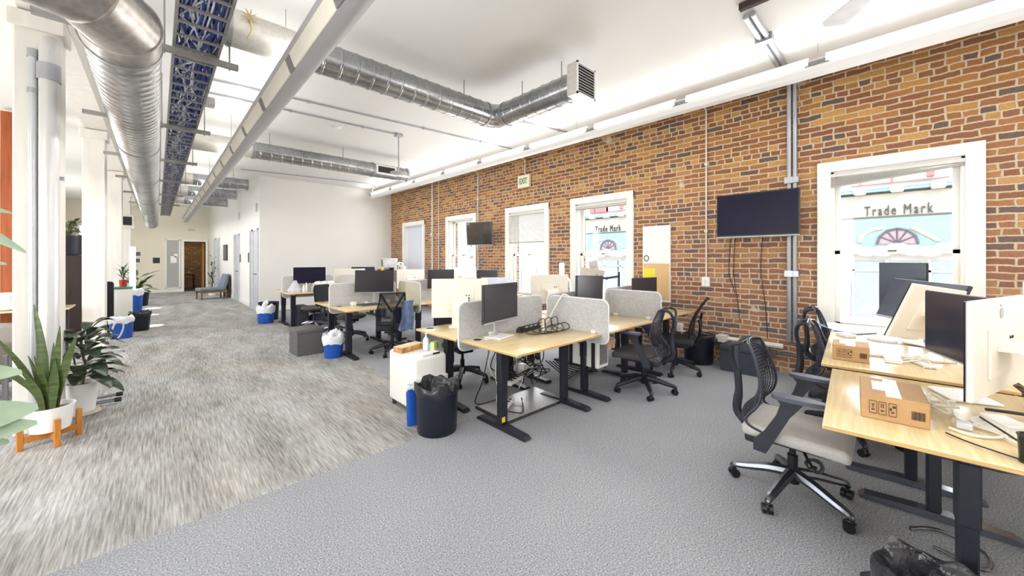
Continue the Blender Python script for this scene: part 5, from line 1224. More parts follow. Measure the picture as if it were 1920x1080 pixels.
# PC towers under the front bench
t = thing('computer_tower', 'white computer tower standing under the front bench behind the side divider', 'computer', (3.52, 2.47, .30))
MB().box((0, 0, .19), (.2, .42, .36), .008).build('case', white_pl, t); MB().box((0, -.212, .19), (.15, .006, .28), .002).build('front_panel', M('grey_vent_front', srgb(120, 120, 122), .5, var=.3, scale=60), t); m = MB()
for x in (-.07, .07):
    for y in (-.15, .15): m.box((x*1.55, y, .2), (.012, .04, .44))
m.build('cradle', black_metal, t)

# ------------------------------------------------------------------ the middle and back benches: things on desks
def laptop_like(label, loc, rz, mat, w=.32, d=.22, open_=True, ang=105):
    t = thing('laptop', label, 'laptop', loc, rz)
    MB().box((0, 0, .008), (d, w, .016), .004).build('base', mat, t); MB().box((.0, 0, .017), (d*.5, w*.85, .002)).build('keyboard', dark_plastic, t, False)
    if open_: MB().box((0, 0, d/2), (.008, w, d), .003, T=Matrix.Translation((d/2, 0, .016)) @ Matrix.Rotation(D(ang-90), 4, 'Y')).build('lid', mat, t)
    return t
laptop_like('closed grey laptop behind the neck of the large frontal monitor', (2.5, 6.0, .741), D(90), M('grey_laptop', srgb(90, 90, 94), .4, .3), .34, .22, False)
one(MB().box((0, 0, .03), (.07, .05, .06), .006), 'white_cube', white_pl, 'white block on the desk with the large frontal monitor, left of its stand', 'block').location = (2.28, 6.08, .742)
one(MB().box((0, 0, .03), (.06, .05, .06), .006), 'white_cube', white_pl, 'white block on the desk with the large frontal monitor, right of its stand', 'block').location = (2.86, 6.08, .742)
laptop_like('grey laptop standing open on the desk under the partly hidden dark monitor', (3.75, 5.72, .741), D(70), M('silver_laptop', srgb(196, 200, 212), .35, .5), .3, .2)
# clutter on the back desk
zb = .7615
t = thing('foam_box', 'white foam box with wrapping on top, on the cluttered back desk', 'box', (2.72, 9.02, zb), D(5))
MB().box((0, 0, .09), (.4, .24, .18), .01).build('carton', M('off_white_carton', srgb(226, 222, 216), .7, var=.05), t)
m = MB(); rg = random.Random(8)
for k in range(6): m.ball((-.15+.06*k, rg.uniform(-.05, .05), .19), (.13, .14, .07), 8, 6)
m.build('wrapping', paper, t)
t = thing('plastic_bag', 'crumpled clear bag on the cluttered back desk, left end', 'bag', (2.16, 9.08, zb))
m = MB(); m.lathe([(0, 0), (.12, .0), (.14, .05), (.1, .12), (.05, .2), (.03, .25), (.0, .26)], 18, jit=.35); m.build('bag', film_w, t, ang=20)
for k, (x, h) in enumerate(((2.30, .16), (2.36, .22), (2.42, .19), (2.47, .14), (2.52, .2))):
    t = thing('bottle', 'small white bottle in the row on the cluttered back desk, number %d from the left' % (k+1) if False else ['tallest-necked pale bottle next to the clear bag on the back desk', 'tall white bottle second from the clear bag on the back desk', 'pale bottle in the middle of the row on the back desk', 'short pale bottle fourth from the clear bag on the back desk', 'pale bottle next to the foam box on the back desk'][k], 'bottle', (x, 8.98+.03*(k % 2), zb))
    MB().lathe([(.022, 0), (.026, .005), (.026, h*.6), (.010, h*.8), (.010, h*.95)], 14).build('body', [white_pl, paper, M('grey_bottle', srgb(150, 150, 152), .4), white_pl, MATS['grey_bottle']][k], t); MB().lathe([(.013, h*.93), (.013, h), (0, h)], 12).build('cap', [white_pl, dark_plastic, white_pl, dark_plastic, white_pl][k], t)
for k in range(3):
    cable('looped cable on the cluttered back desk, in front of the black monitor', [(2.55+.07*k, 8.98, .775), (2.52+.07*k, 8.9, .84), (2.6+.07*k, 8.86, .86), (2.66+.07*k, 8.93, .80), (2.58+.07*k, 8.98, .78)], .008, (cable_wht, cable_blk, cable_wht)[k], group='looped cables on the cluttered back desk' )
t = thing('computer_tower', 'dark computer tower standing under the cluttered back desk', 'computer', (2.28, 9.1, 0), 0)
MB().box((0, 0, .24), (.2, .42, .46), .008).build('case', dark_plastic, t); MB().box((0, -.213, .26), (.15, .006, .36), .002).build('front_panel', graphite, t)
one(MB().ball((0, 0, .13), (.5, .4, .26)).ball((.28, .05, .1), (.36, .3, .2)), 'duffel_bag', M('navy_bag', srgb(34, 38, 56), .8, var=.2), 'dark navy bag on the floor under the cluttered back desk', 'bag').location = (2.72, 9.1, .002)
one(MB().ball((0, 0, .16), (.34, .3, .32)), 'exercise_ball', M('pale_grey_sack', srgb(206, 204, 202), .8, var=.05), 'pale grey rounded sack behind the navy bag under the back desk', 'sack').location = (2.62, 9.62, .002)
# coffee counter in the corner by the brick wall
t = thing('counter_table', 'raised dark-edged counter in the corner carrying the coffee machine', 'table', (5.05, 10.85, 0))
MB().box((0, 0, 1.1), (1.3, .6, .04), .004).build('top', wood_warm, t)
for x in (-.5, .5):
    MB().box((x, 0, .54), (.09, .07, 1.08)).build('leg', black_metal, t); MB().box((x, 0, .02), (.08, .56, .04)).build('foot', black_metal, t)
zk = 1.122
t = thing('espresso_machine', 'steel coffee machine with a bright front, on the corner counter', 'coffee machine', (5.2, 10.98, zk), D(-105))
MB().box((0, 0, .19), (.34, .44, .38), .02, seg=2).build('body', alu, t); MB().box((.175, -.02, .2), (.01, .30, .24)).build('front_panel', M('bright_steel_front', srgb(226, 228, 228), .2, .3, var=.25, scale=14), t, False)
m = MB(); m.cyl((.06, -.235, .24), (.06, .235, .24), .1, n=18); m.build('drum', M('bronze_drum', srgb(120, 96, 72), .4, .4), t)
m = MB(); m.box((.19, 0, .03), (.1, .3, .04), .006); m.build('drip_tray', graphite, t)
t = thing('spotted_bag', 'white bag with black spots on the corner counter, right of the coffee machine', 'bag', (5.42, 10.72, zk))
MB().lathe([(.14, 0), (.17, .04), (.16, .14), (.1, .22), (.04, .26), (0, .262)], 20, jit=.12).build('bag', M('spotted_cloth', srgb(214, 214, 206), .8, var=.02), t)
rg = random.Random(2); m = MB()
for k in range(14):
    a = rg.uniform(0, 2*PI); z = rg.uniform(.04, .2); r = .165 if z < .12 else .165-.6*(z-.12)
    m.ball((r*math.cos(a), r*math.sin(a), z), (.05, .05, .04), 8, 6)
m.build('black_spot', black_plastic, t)
for k, (dx, dy, mat_, lab, h, r) in enumerate([(-.55, -.1, red_m, 'red tin at the left end of the corner counter', .1, .05), (-.42, -.12, cork, 'tan tin beside the red tin on the corner counter', .09, .05), (-.3, -.14, red_m, 'small red tin left of the coffee machine', .07, .045), (-.2, -.12, yellow_m, 'yellow tub in front of the coffee machine', .1, .05), (.08, -.18, black_plastic, 'dark canister before the coffee machine', .12, .06), (.18, -.2, white_pl, 'white canister before the spotted bag', .14, .05), (-.48, .1, white_pl, 'white tub behind the red tin on the corner counter', .12, .07)]):
    t = thing('canister', lab, 'canister', (5.05+dx, 10.85+dy, zk))
    MB().lathe([(r*.95, 0), (r, .005), (r, h*.85)], 16).build('body', mat_, t); MB().lathe([(r*1.03, h*.84), (r*1.03, h), (0, h)], 16).build('lid', white_pl, t)
o = one(MB().box((0, 0, .02), (.3, .2, .04), .004), 'carton', M('orange_carton', srgb(214, 170, 112), .7), 'orange flat carton lying on the spotted bag end of the counter', 'box'); o.location = (5.48, 11.0, zk)

# ------------------------------------------------------------------ right bench: boxes and small things
def parcel(label, u, v, w, d, h, z):
    x, y = rp(u, v); t = thing('cardboard_box', label, 'box', (x, y, z), RA)
    MB().box((0, 0, h/2), (w, d, h), .004).build('carton', card, t)
    MB().box((0, 0, h+.001), (w*.99, .05, .003)).build('tape', tape_m, t, False)
    MB().box((w*.05, d*.18, h+.0012), (w*.5, d*.25, .002)).build('shipping_label', paper, t, False)
    m = MB(); X = -w/2-.0012
    k = d
    for i in range(9): m.box((X, -k*.42+k*.021*i, h*.45), (.002, k*.012 if i % 3 else k*.018, h*.32))
    m.build('barcode', print_m, t, False)
    m = MB()
    for j, yy in enumerate((.02, .17, .31)):
        y0 = k*yy
        for s in (-1, 1): m.box((X, y0+s*k*.055, h*.5), (.002, k*.006, h*.5)); m.box((X, y0, h*(.5+.25*s)), (.002, k*.11, h*.02))
        m.box((X, y0, h*.40), (.002, k*.05, h*.05))
        if j == 0: m.box((X, y0-.005, h*.62), (.002, k*.05, h*.08)); m.box((X, y0+.006, h*.52), (.002, k*.03, h*.1))
        if j == 1: m.box((X, y0-k*.015, h*.6), (.002, k*.012, h*.16), T=None); m.box((X, y0+k*.015, h*.6), (.002, k*.012, h*.16))
        if j == 2: m.box((X, y0, h*.6), (.002, k*.05, h*.03)); m.box((X, y0, h*.55), (.002, k*.012, h*.18))
    m.build('printed_symbol', print_m, t, False)
    return t
parcel('larger brown cardboard box with printed symbols on the right foreground desk', .40, -.245, .34, .225, .115, .741)
parcel('smaller brown cardboard box on the desk behind the foreground one', 1.53, -.095, .25, .20, .11, .7565)
def rcable(label, pts, r, mat, z=.75, name='charging_cable', group=None):
    return cable(label, [(*rp(u, v), zz) for u, v, zz in pts], r, mat, name=name, group=group)
rcable('white cable coiled beside the larger cardboard box', [(.52, -.38, .76), (.66, -.40, .80), (.62, -.46, .77), (.5, -.44, .755), (.58, -.37, .78), (.7, -.43, .755), (.78, -.5, .75)], .007, cable_wht)
rcable('second white cable crossing the coil beside the larger cardboard box', [(.6, -.36, .75), (.5, -.40, .79), (.55, -.48, .78), (.68, -.45, .755), (.74, -.38, .752), (.85, -.42, .75)], .007, cable_wht)
rcable('white cable looping in front of the nearest white display', [(.30, -.42, .75), (.26, -.48, .75), (.30, -.56, .752), (.42, -.60, .752), (.48, -.55, .755), (.40, -.50, .755), (.46, -.46, .752)], .006, cable_wht)
rcable('white cable running towards the right edge on the foreground desk', [(.40, -.5, .752), (.34, -.56, .755), (.25, -.6, .752), (.2, -.68, .752)], .006, cable_wht)
rcable('black cable curving across the foreground desk at the right edge', [(.5, -.56, .752), (.38, -.52, .80), (.26, -.56, .79), (.22, -.62, .755), (.15, -.66, .75)], .004, cable_blk)
rcable('thin black cable leading to the wire pen cup', [(.22, -.40, .7495), (.16, -.45, .7495), (.11, -.52, .7495), (.08, -.57, .7495)], .003, cable_blk)
x, y = rp(.36, -.47); o = one(MB().box((0, 0, 0), (.05, .05, .028), .004), 'power_brick', M('grey_adapter', srgb(206, 208, 212), .5), 'small pale power adapter in front of the nearest white display', 'adapter'); o.location = (x, y, .7415)
x, y = rp(.55, -.62); o = one(MB().box((0, 0, 0), (.16, .09, .02), .004, rz=.4), 'pouch', white_pl, 'white flat accessory under the nearest white display', 'accessory'); o.location = (x, y, .7415)
x, y = rp(.09, -.60)
t = thing('pen_cup', 'black wire mesh pen cup at the right edge of the foreground desk', 'pen cup', (x, y, .7415))
MB().lathe([(.036, 0), (.04, .1), (.038, .1), (.034, .004), (0, .004)], 20).build('mesh_wall', mesh_cup, t); MB().tube([(.04*math.cos(a*PI/12), .04*math.sin(a*PI/12), .1) for a in range(24)], .003, 6, close=True).build('rim', black_plastic, t)
MB().lathe([(0, 0), (.037, 0), (.037, .012), (0, .012)], 20).build('base', black_plastic, t)
x, y = rp(.66, -.58); cable('black stylus lying under the nearest white display', [(x, y, .768), (x+.02, y-.09, .77), (x+.04, y-.17, .768)], .008, black_plastic, name='stylus')
x, y = rp(2.95, -.13)
t = laptop_like('thin slate laptop lying open flat before the large window', (x, y, .7415), D(60), M('slate_laptop', srgb(128, 142, 176), .4, .2), .3, .2, True, 172)
for k, (u, v, s, lab) in enumerate([(1.62, -.32, (.16, .09, .028), 'white flat box beside the smaller cardboard box'), (1.80, -.24, (.18, .14, .02), 'thin white case behind the smaller cardboard box'), (1.66, -.44, (.3, .05, .018), 'white bar lying in front of the tilted white display'), (2.62, -.06, (.14, .1, .03), 'white packet near the left end of the window desk'), (2.55, -.3, (.2, .1, .025), 'white tray at the foot of the portrait monitor')]):
    x, y = rp(u, v); o = one(MB().box((0, 0, 0), s, .004, rz=RA+.2*k), 'accessory_case', [white_pl, paper, beige_pl, white_pl, paper][k], lab, 'case'); o.location = (x, y, .742 if u > 2.4 else .7565)
for k in range(3): rcable('white cable bundle lying around the tilted white display', [(1.56+.08*k, -.36, .77), (1.66+.06*k, -.46, .785), (1.74, -.36-.05*k, .775), (1.62+.05*k, -.5, .77), (1.5, -.46-.03*k, .765)], .006, cable_wht, group='white cables around the tilted white display')
for k in range(2):
    cable('black cable loop on the floor under the right foreground desk', [(3.0+.02*k, -.02, .012), (3.1, -.12-.03*k, .012), (3.02, -.28, .012), (2.86+.02*k, -.26, .012), (2.9, -.1, .014)], .007, graphite, group='cable loops on the floor under the right bench')
for k in range(3):
    cable('grey cable hanging under the right bench near the right edge', [(3.3+.1*k, -.5-.02*k, .7), (3.35+.1*k, -.52, .3), (3.2+.12*k, -.6, .04), (3.5+.1*k, -.75, .03)], .009, conduit_w if k else cable_blk, group='cables hanging under the right bench')
LEAFS = [(.70, (.56, .14, .764), .17, .02), (.95, (.50, .20, .95), .13, .03), (.62, (.56, .12, .70), .13, .03), (.60, (.46, .20, .62), .12, .04), (1.80, (.49, .345, 1.58), .10, .05), (1.7, (.44, .36, 1.78), .08, .04), (1.45, (.42, .38, 1.5), .08, .03), (.8, (.42, .1, .78), .15, .02),
         (.9, (-.4, .2, .95), .15, .05), (1.1, (-.35, -.25, 1.1), .15, .05), (1.4, (-.3, .3, 1.5), .12, .05), (1.0, (-.1, -.45, 1.0), .15, .05)]
# ------------------------------------------------------------------ plants and left side
def sword(mb, base, az, lean, h, w, tw=0.):
    base = Vector(base); n = 10; prev = None
    dx, dy = math.cos(az), math.sin(az)
    for i in range(n+1):
        f = i/n; out = lean*h*(f**1.6); z = h*f*(1-.12*lean*f)
        p = base+Vector((dx*out, dy*out, z)); ww = w*.40*(.55+.9*f if f < .5 else 1.0*max(.02, (1-f)/.5)**.6)
        a = -.76+tw*.5*f; s = Vector((math.cos(a), math.sin(a), 0)); nn = Vector((dx, dy, .0))
        cv = Vector((.13, -.99, 0))*ww*.3
        row = [mb.bm.verts.new(p-s*ww+cv), mb.bm.verts.new(p), mb.bm.verts.new(p+s*ww+cv)]
        if prev:
            mb.bm.faces.new((prev[0], prev[1], row[1], row[0])); mb.bm.faces.new((prev[1], prev[2], row[2], row[1]))
        prev = row
snake_leaf = M('banded_snake_leaf', srgb(76, 92, 48), .35, var=.45, scale=5, stretch=(1, 1, 9))
px, py = -.63, 4.79
t = thing('plant_stand', 'low oak plant stand holding the white oval pot', 'plant stand', (px, py, 0), D(20))
for k in range(4):
    a = k*PI/2; m = MB(); m.box((.155*math.cos(a), .155*math.sin(a), .11), (.034, .034, .22), .003, rz=0)
    m.build('leg', oak, t)
m = MB(); m.box((0, 0, .075), (.28, .03, .05)); m.box((0, 0, .075), (.03, .28, .05)); m.build('cross_brace', oak, t)
t = thing('potted_snake_plant', 'snake plant in a white oval pot on an oak stand before the nearest column', 'plant', (px, py, .102))
MB().lathe([(.085, 0), (.108, .01), (.134, .19), (.138, .2), (.127, .2), (.12, .16), (0, .155)], 32).build('pot', pot_w, t)
MB().lathe([(0, .172), (.07, .178), (.12, .165), (.118, .15)], 20, jit=.1).build('soil', soil, t)
m = MB()
for az, lean, h, w, tw, r in [(2.95, .80, .60, .08, .9, .03), (3.0, .36, .60, .08, .6, .05), (2.6, .10, .76, .082, 1.2, .02), (-.7, .06, .60, .07, .9, .03), (-.75, .26, .56, .085, 1.0, .05), (2.4, .28, .40, .07, .4, .05), (-1.2, .10, .36, .085, 1.4, .05), (3.3, .5, .46, .075, .5, .04), (-2.2, .2, .42, .07, .6, .02), (-.9, .02, .48, .065, .9, .02), (-2.6, .3, .34, .07, .7, .04)]:
    sword(m, (r*math.cos(az), r*math.sin(az), .16), az, lean, h*1.15, w, tw)
m.build('foliage', snake_leaf, t, ang=60)
rx, ry = -.525, 5.475
t = thing('potted_rubber_plant', 'rubber plant with broad dark leaves in a white pot behind the snake plant', 'plant', (rx, ry, .0))
MB().lathe([(.11, 0), (.125, .004), (.125, .016), (.11, .02)], 28).build('saucer', M('clay_saucer', srgb(214, 200, 184), .6), t)
MB().lathe([(.075, .02), (.085, .03), (.112, .29), (.114, .30), (.104, .30), (.098, .26), (0, .255)], 32).build('pot', pot_w, t)
MB().lathe([(0, .275), (.05, .28), (.10, .265), (.096, .25)], 20, jit=.1).build('soil', soil, t)
m = MB(); m.tube(crom([(0, 0, .28), (.02, .01, .45), (-.01, .02, .62), (.0, .0, .80)], 4), .010, 7); m.tube(crom([(0, .01, .28), (-.05, .03, .48), (-.08, .05, .72)], 4), .007, 6); m.build('stem', M('brown_stem', srgb(92, 82, 58), .7), t)
m = MB(); rg = random.Random(21)
for k in range(44):
    f = k/43; z = .34+.46*f; a = -.6+math.sin(2.4*k)*1.9
    L = .30-.10*f; el = -.15+.6*f+rg.uniform(-.2, .2)
    b = Vector((.03*math.cos(a), .03*math.sin(a), z)); d = Vector((math.cos(a)*math.cos(el), math.sin(a)*math.cos(el), math.sin(el)))
    m.tube([(0, 0, z-.01), tuple(b+d*.04)], .003, 5); m.leaf(b+d*.03, b+d*(.03+L), .125, droop=.05, fold=.2)
m.build('foliage', leaf_rub, t, ang=60)
# large pale leaves entering from the left edge
t = thing('potted_broadleaf_plant', 'large plant with long pale green leaves entering at the left edge of the photo', 'plant', (-1.0, 2.9, 0))
MB().lathe([(.15, 0), (.17, .01), (.2, .34), (.2, .36), (.185, .36), (.18, .3), (0, .3)], 28).build('pot', pot_w, t); MB().lathe([(0, .32), (.1, .325), (.183, .31), (.17, .29)], 20, jit=.1).build('soil', soil, t)
m = MB(); m.tube(crom([(0, 0, .3), (.03, .02, .8), (-.02, 0, 1.3), (.0, .02, 1.85)], 4), .013, 8); m.build('stem', MATS['brown_stem'], t)
m = MB(); sx = -1.52; sy = 3.10
def lf(z0, tip, w, dr): m.tube([(0, 0, z0), tuple(Vector((0, 0, z0))*.8+Vector(tip)*.2)], .005, 5); m.leaf(Vector((0, 0, z0))*.82+Vector(tip)*.18, tip, w, droop=dr, fold=.15, n=10, up=(.3, -.75, .55))
for z0, tip, w, dr in LEAFS: lf(z0, tip, w, dr)
m.build('foliage', leaf_lt, t, ang=60)
# chrome feet behind the rubber plant
t = thing('floor_stand', 'metal stand behind the rubber plant with two black-capped feet sticking into the aisle', 'stand', (-.62, 5.62, 0))
for yv in (0, .22):
    MB().cyl((-.5, yv, .035), (.30, yv, .035), .016, n=10).build('foot', chrome, t); MB().cyl((.30, yv, .035), (.35, yv, .035), .022, n=10).build('foot_cap', black_plastic, t)
m = MB(); m.cyl((-.4, 0, .035), (-.4, .22, .035), .016, n=8); m.cyl((-.4, .11, .04), (-.4, .11, .6), .02, n=8); m.build('upright', chrome, t)
# left room
t = thing('side_desk', 'bamboo side desk behind the columns at the left edge', 'desk', (-1.85, 9.1, 0))
MB().box((0, 0, .728), (1.75, .62, .024), .004).build('tabletop', bamboo, t)
for x in (-.8, .8): MB().box((x, 0, .36), (.07, .06, .715)).build('leg', black_metal, t); MB().box((x, 0, .015), (.07, .56, .03)).build('foot', black_metal, t)
t = thing('ceramic_tub', 'white tub with blue marks on the side desk at the left edge', 'tub', (-1.60, 9.0, .742))
MB().lathe([(.10, 0), (.13, .02), (.15, .25), (.142, .25), (.12, .03), (0, .03)], 24).build('body', M('blue_flecked_white', srgb(226, 230, 238), .4, var=.12, scale=9), t)
m = MB(); m.box((0, 0, 0), (.36, .08, 3.76)); o = one(m, 'rust_panel', orange_p, 'rust orange vertical panel behind the side desk at the left edge', 'panel'); o.location = (-1.56, 9.56, .0)
t = thing('armchair', 'grey upholstered armchair at the left edge behind the nearest column', 'armchair', (-1.42, 6.75, 0), D(-40))
for x in (-.24, .24):
    for y in (-.24, .24): MB().cyl((x, y, 0), (x, y, .16), .018, .022, 10).build('leg', dark_wood, t)
gf = M('taupe_upholstery', srgb(132, 124, 116), .9, var=.08, scale=40)
MB().box((0, 0, .27), (.62, .60, .22), .05, seg=3).build('seat', gf, t); MB().box((0, .27, .52), (.62, .14, .5), .05, seg=3).build('backrest', gf, t)
for x in (-.33, .33): MB().box((x, .0, .4), (.1, .58, .42), .04, seg=3).build('armrest', gf, t)
t = thing('dark_cabinet', 'tall dark brown cabinet between the first two columns with a black planter on it', 'cabinet', (-1.30, 11.5, 0))
MB().box((0, 0, .78), (.62, .42, 1.56), .006).build('carcass', dark_wood, t)
for x in (-.155, .155): d_ = MB().box((x, -.216, .78), (.295, .014, 1.5), .003).build('door', dark_wood, t); MB().box((x*.25, -.228, .85), (.012, .014, .16)).build('handle', graphite, d_)
def bushy(name, label, loc, potmat, rb, rt, h, leafmat, nl, L, w, spread, rise, seed, el0=-.1):
    t = thing(name, label, 'plant', loc)
    MB().lathe([(rb*.96, 0), (rb, .01), (rt, h), (rt-.015, h), (rt-.02, h-.04), (0, h-.045)], 24).build('pot', potmat, t); MB().lathe([(0, h-.02), (rt*.5, h-.018), (rt-.016, h-.03)], 16, jit=.1).build('soil', soil, t)
    m = MB(); rg = random.Random(seed); st = MB()
    for k in range(nl):
        a = 2.4*k+rg.uniform(-.3, .3); z = h+rise*rg.random(); el = el0+rg.uniform(-.3, .8); r0 = spread*rg.random()
        b = Vector((r0*math.cos(a), r0*math.sin(a), z)); d = Vector((math.cos(a)*math.cos(el), math.sin(a)*math.cos(el), math.sin(el)))
        st.tube([(0, 0, h-.03), (b.x*.5, b.y*.5, (z+h)/2), tuple(b)], .004, 5)
        m.leaf(b, b+d*L, w, droop=.04, fold=.2, n=6)
    st.build('stem', MATS['brown_stem'], t); m.build('foliage', leafmat, t, ang=60)
    return t
bushy('potted_plant', 'leafy plant in a black planter on top of the dark cabinet', (-1.28, 11.45, 1.562), black_bin, .2, .22, .38, leaf_md, 34, .2, .08, .22, .3, 5)
bushy('potted_plant', 'tall sparse plant by the bright far window, between the second and third columns', (-1.25, 18.5, 0), pot_w, .16, .2, .4, leaf_dk, 30, .4, .12, .4, 1.9, 9)
bushy('potted_plant', 'plant in a dark pot near the far cream wall, with drooping yellow-green leaves', (-.42, 16.6, 0), black_bin, .2, .24, .42, leaf_md, 22, .42, .14, .18, .55, 4, .1)
bushy('potted_plant', 'small plant in a red pot on the green-lidded bin', (-.57, 12.4, .841), red_m, .06, .07, .16, leaf_md, 14, .24, .04, .05, .25, 14, .7)
bushy('potted_plant', 'tall plant in the corner behind the lounge chair', (1.60, 19.2, 0), pot_w, .12, .15, .3, leaf_dk, 26, .22, .06, .12, 1.25, 19, .5)
t = bin_('recycling_bin', 'blue tub with a white liner in front of the green-lidded white bin', (-.49, 10.15, 0), .15, .165, .36, blue_bin, True, liner_w, up=.05, down=.07)
t = thing('compost_bin', 'white bin with a green lid behind the blue tub by the columns', 'bin', (-.57, 12.4, 0))
MB().box((0, 0, .4), (.30, .34, .8), .02, seg=2).build('body', cab_m, t); MB().box((0, 0, .82), (.32, .36, .04), .012).build('lid', green_m, t)
bin_('recycling_bin', 'tall blue bin with a white bag just right of the green-lidded bin', (-.40, 12.86, 0), .12, .15, .72, blue_bin, True, liner_w, up=.05, down=.12)
bin_('waste_bin', 'black bagged bin on the corridor carpet, rightmost of the bins by the columns', (-.26, 10.95, 0), .14, .165, .36, black_bin, True, liner_b, up=.05, down=.06)
one(MB().box((0, 0, .52), (.16, .22, 1.04), .05, seg=3), 'equipment_bag', M('black_shaggy_cloth', srgb(30, 30, 34), .95, var=.4, scale=60, bump=.6), 'tall narrow black bag standing beside the second column', 'bag').location = (-.70, 10.70, .002)
cable('white cable loop beside the blue tub at the second column', [(-.62, 9.62, .02), (-.56, 9.60, .3), (-.50, 9.62, .38), (-.44, 9.66, .3), (-.48, 9.7, .12), (-.56, 9.66, .02)], .012, cable_wht)
one(MB().box((0, 0, .9), (.12, .10, 1.8), .02), 'glowing_post', emit('post_glow', (1, 1, 1), 1.2), 'slim white post with added glow, standing behind the green-lidded bin', 'lamp').location = (-.47, 13.9, .0)  # glow put into a plain white post; no lamp stands here
# lounge chair
t = thing('lounge_chair', 'low grey-cushioned lounge chair with a wooden frame against the corridor wall', 'chair', (1.46, 17.75, 0), D(-170))
for x in (-.36, .36):
    for y in (-.3, .3): MB().box((x, y, .17), (.04, .04, .34)).build('leg', wood_warm, t)
m = MB()
for y in (-.3, .3): m.box((0, y, .26), (.78, .035, .06))
m.build('side_rail', wood_warm, t)
MB().box((.05, 0, .35), (.74, .56, .12), .04, seg=3).build('seat_cushion', lounge_c, t)
MB().box((0, 0, .28), (.14, .58, .62), .05, seg=3, T=Matrix.Translation((-.30, 0, .33)) @ Matrix.Rotation(D(-16), 4, 'Y')).build('back_cushion', lounge_c, t)
MB().box((-.46, 0, .42), (.04, .62, .8), .006).build('back_panel', dark_wood, t)

# groups for repeats
GN = {'standing_desk': 'bamboo standing desks', 'task_chair': 'office task chairs', 'monitor': 'dark monitors on the desks', 'white_monitor': 'white-backed displays on the desks', 'felt_divider': 'felt desk dividers',
      'cardboard_box': 'brown cardboard boxes on the right desks', 'canister': 'canisters on the corner counter', 'bottle': 'small bottles on the back desk', 'potted_plant': 'potted plants', 'recycling_bin': 'blue recycling bins', 'waste_bin': 'black waste bins',
      'conduit': 'steel and white conduits', 'air_duct': 'galvanised air ducts', 'linear_lamp': 'long linear lamps', 'window_blind': 'venetian window blinds', 'wall_screen': 'black wall screens', 'drain_pipe': 'pipes on the nearest column', 'door_sign': 'dark corridor door signs', 'photo_print': 'small photos on the cream wall', 'notice': 'white papers on the frosted panel', 'power_strip': 'power strips', 'charging_cable': 'cables on the right desks', 'accessory_case': 'small white cases on the right desks'}
for o in list(C.objects):
    bn = o.name.split('.')[0]
    if o.parent is None and 'category' in o and 'group' not in o and bn in GN: o['group'] = GN[bn]

# ------------------------------------------------------------------ light
def area(name, loc, rot, sx, sy, power, col=(1, 1, 1)):
    l = bpy.data.lights.new(name, 'AREA'); l.shape = 'RECTANGLE'; l.size = sx; l.size_y = sy; l.energy = power; l.color = col
    o = bpy.data.objects.new(name, l); C.objects.link(o); o.location = loc; o.rotation_euler = rot
    return o
w = bpy.data.worlds.new('World'); scn.world = w; w.use_nodes = True
nt = w.node_tree; bg = nt.nodes['Background']
sky = nt.nodes.new('ShaderNodeTexSky'); sky.sky_type = 'NISHITA' if 'NISHITA' in [i.identifier for i in sky.bl_rna.properties['sky_type'].enum_items] else sky.sky_type
try:
    sky.sun_disc = False; sky.sun_elevation = D(50); sky.sun_rotation = D(200)
except Exception: pass
mx = nt.nodes.new('ShaderNodeMix'); mx.data_type = 'RGBA'; mx.inputs['Factor'].default_value = .93
nt.links.new(sky.outputs['Color'], mx.inputs[6]); mx.inputs[7].default_value = (1, 1, 1, 1)
nt.links.new(mx.outputs[2], bg.inputs['Color']); bg.inputs['Strength'].default_value = 3.6
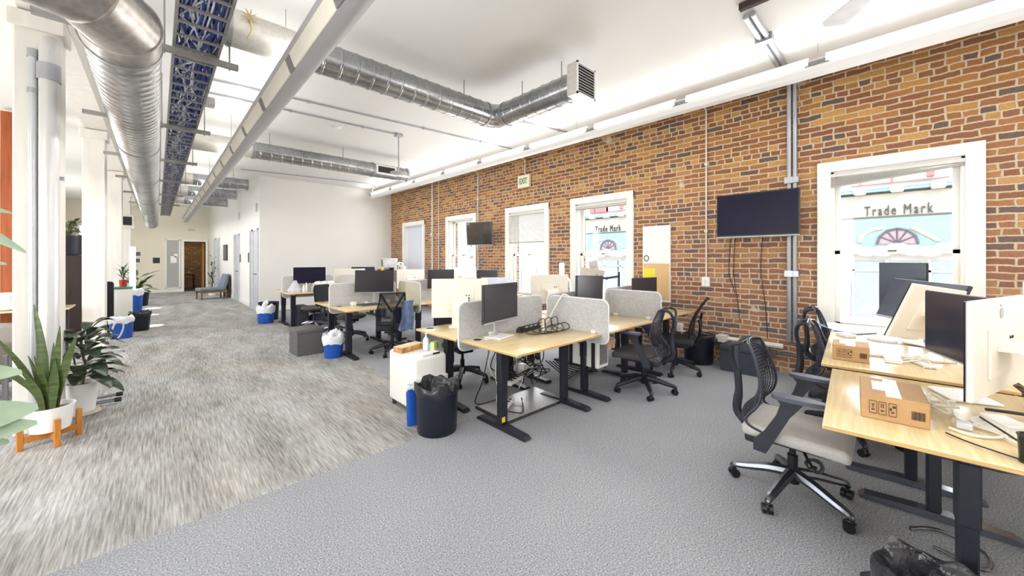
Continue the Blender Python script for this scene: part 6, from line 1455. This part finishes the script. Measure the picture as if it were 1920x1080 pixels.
# daylight coming in at each window of the brick wall (lamps stand just inside the panes)
for n in range(1, 7):
    a, b = WIN[n]
    area('window_light_%d' % n, (W-.16, (a+b)/2, 1.66), (0, PI/2, 0), 1.7, 1.05, 48 if n != 1 else 16, (.97, .985, 1))
for i, (a, b) in enumerate(lops): area('left_window_light_%d' % i, (XL+.05, (a+b)/2, 1.85), (0, -PI/2, 0), 2.1, b-a-.2, 95, (1, .985, .95))
# linear lamps: uplight and downlight
area('wall_lamp_up', (4.98, 4.4, 3.55), (PI, D(-35), 0), .12, 15.5, 55, (1, .985, .95))
area('wall_lamp_down', (4.95, 4.4, 3.43), (0, D(0), 0), .12, 15, 60, (1, .985, .95))
area('corridor_lamp_up', (.86, 9.7, 3.22), (PI, 0, 0), .12, 22.5, 66, (1, .985, .95))
area('corridor_lamp_down', (.86, 9.7, 2.97), (0, 0, 0), .12, 22.5, 150, (1, .985, .95))
area('near_fill_light', (2.2, -2.5, 3.6), (0, 0, 0), 2.5, 2.5, 90, (1, .985, .96))  # added fill light behind the camera, no ceiling fixture there
area('store_lamp', (1.2, 24.2, 2.5), (0, 0, 0), .3, .3, 9, (1, .86, .6))
for i, (x, y, e, a) in enumerate([(-.36, 15.5, 1100, 9), (-.36, 13.76, 900, 7), (-.34, 11.5, 1100, 9)]):  # added overhead spots stand in for sun patches on the corridor floor
    sl = bpy.data.lights.new('sun_patch_spot_%d' % i, 'SPOT'); sl.energy = e; sl.spot_size = D(a); sl.spot_blend = .25; sl.shadow_soft_size = .01
    sp = bpy.data.objects.new('sun_patch_spot_%d' % i, sl); C.objects.link(sp); sp.location = (x+.26, y, 2.6); sp.rotation_euler = (0, D(0), 0)
s = bpy.data.lights.new('sun', 'SUN'); s.energy = 1.5; s.angle = D(2); so = bpy.data.objects.new('sun', s); C.objects.link(so); so.rotation_euler = (D(25), D(-48), 0)

# ------------------------------------------------------------------ camera
cd = bpy.data.cameras.new('camera'); cam = bpy.data.objects.new('camera', cd); C.objects.link(cam)
cam.location = (0, 0, 1.5); cam.rotation_euler = (PI/2, 0, -math.atan2(665, 700))
cd.sensor_width = 36; cd.lens = 36*700/1920; cd.shift_y = -56/1920; cd.clip_start = .05; cd.clip_end = 200
scn.camera = cam
scn.view_settings.view_transform = 'Standard'
scn.view_settings.look = 'None'
scn.view_settings.exposure = 0.0
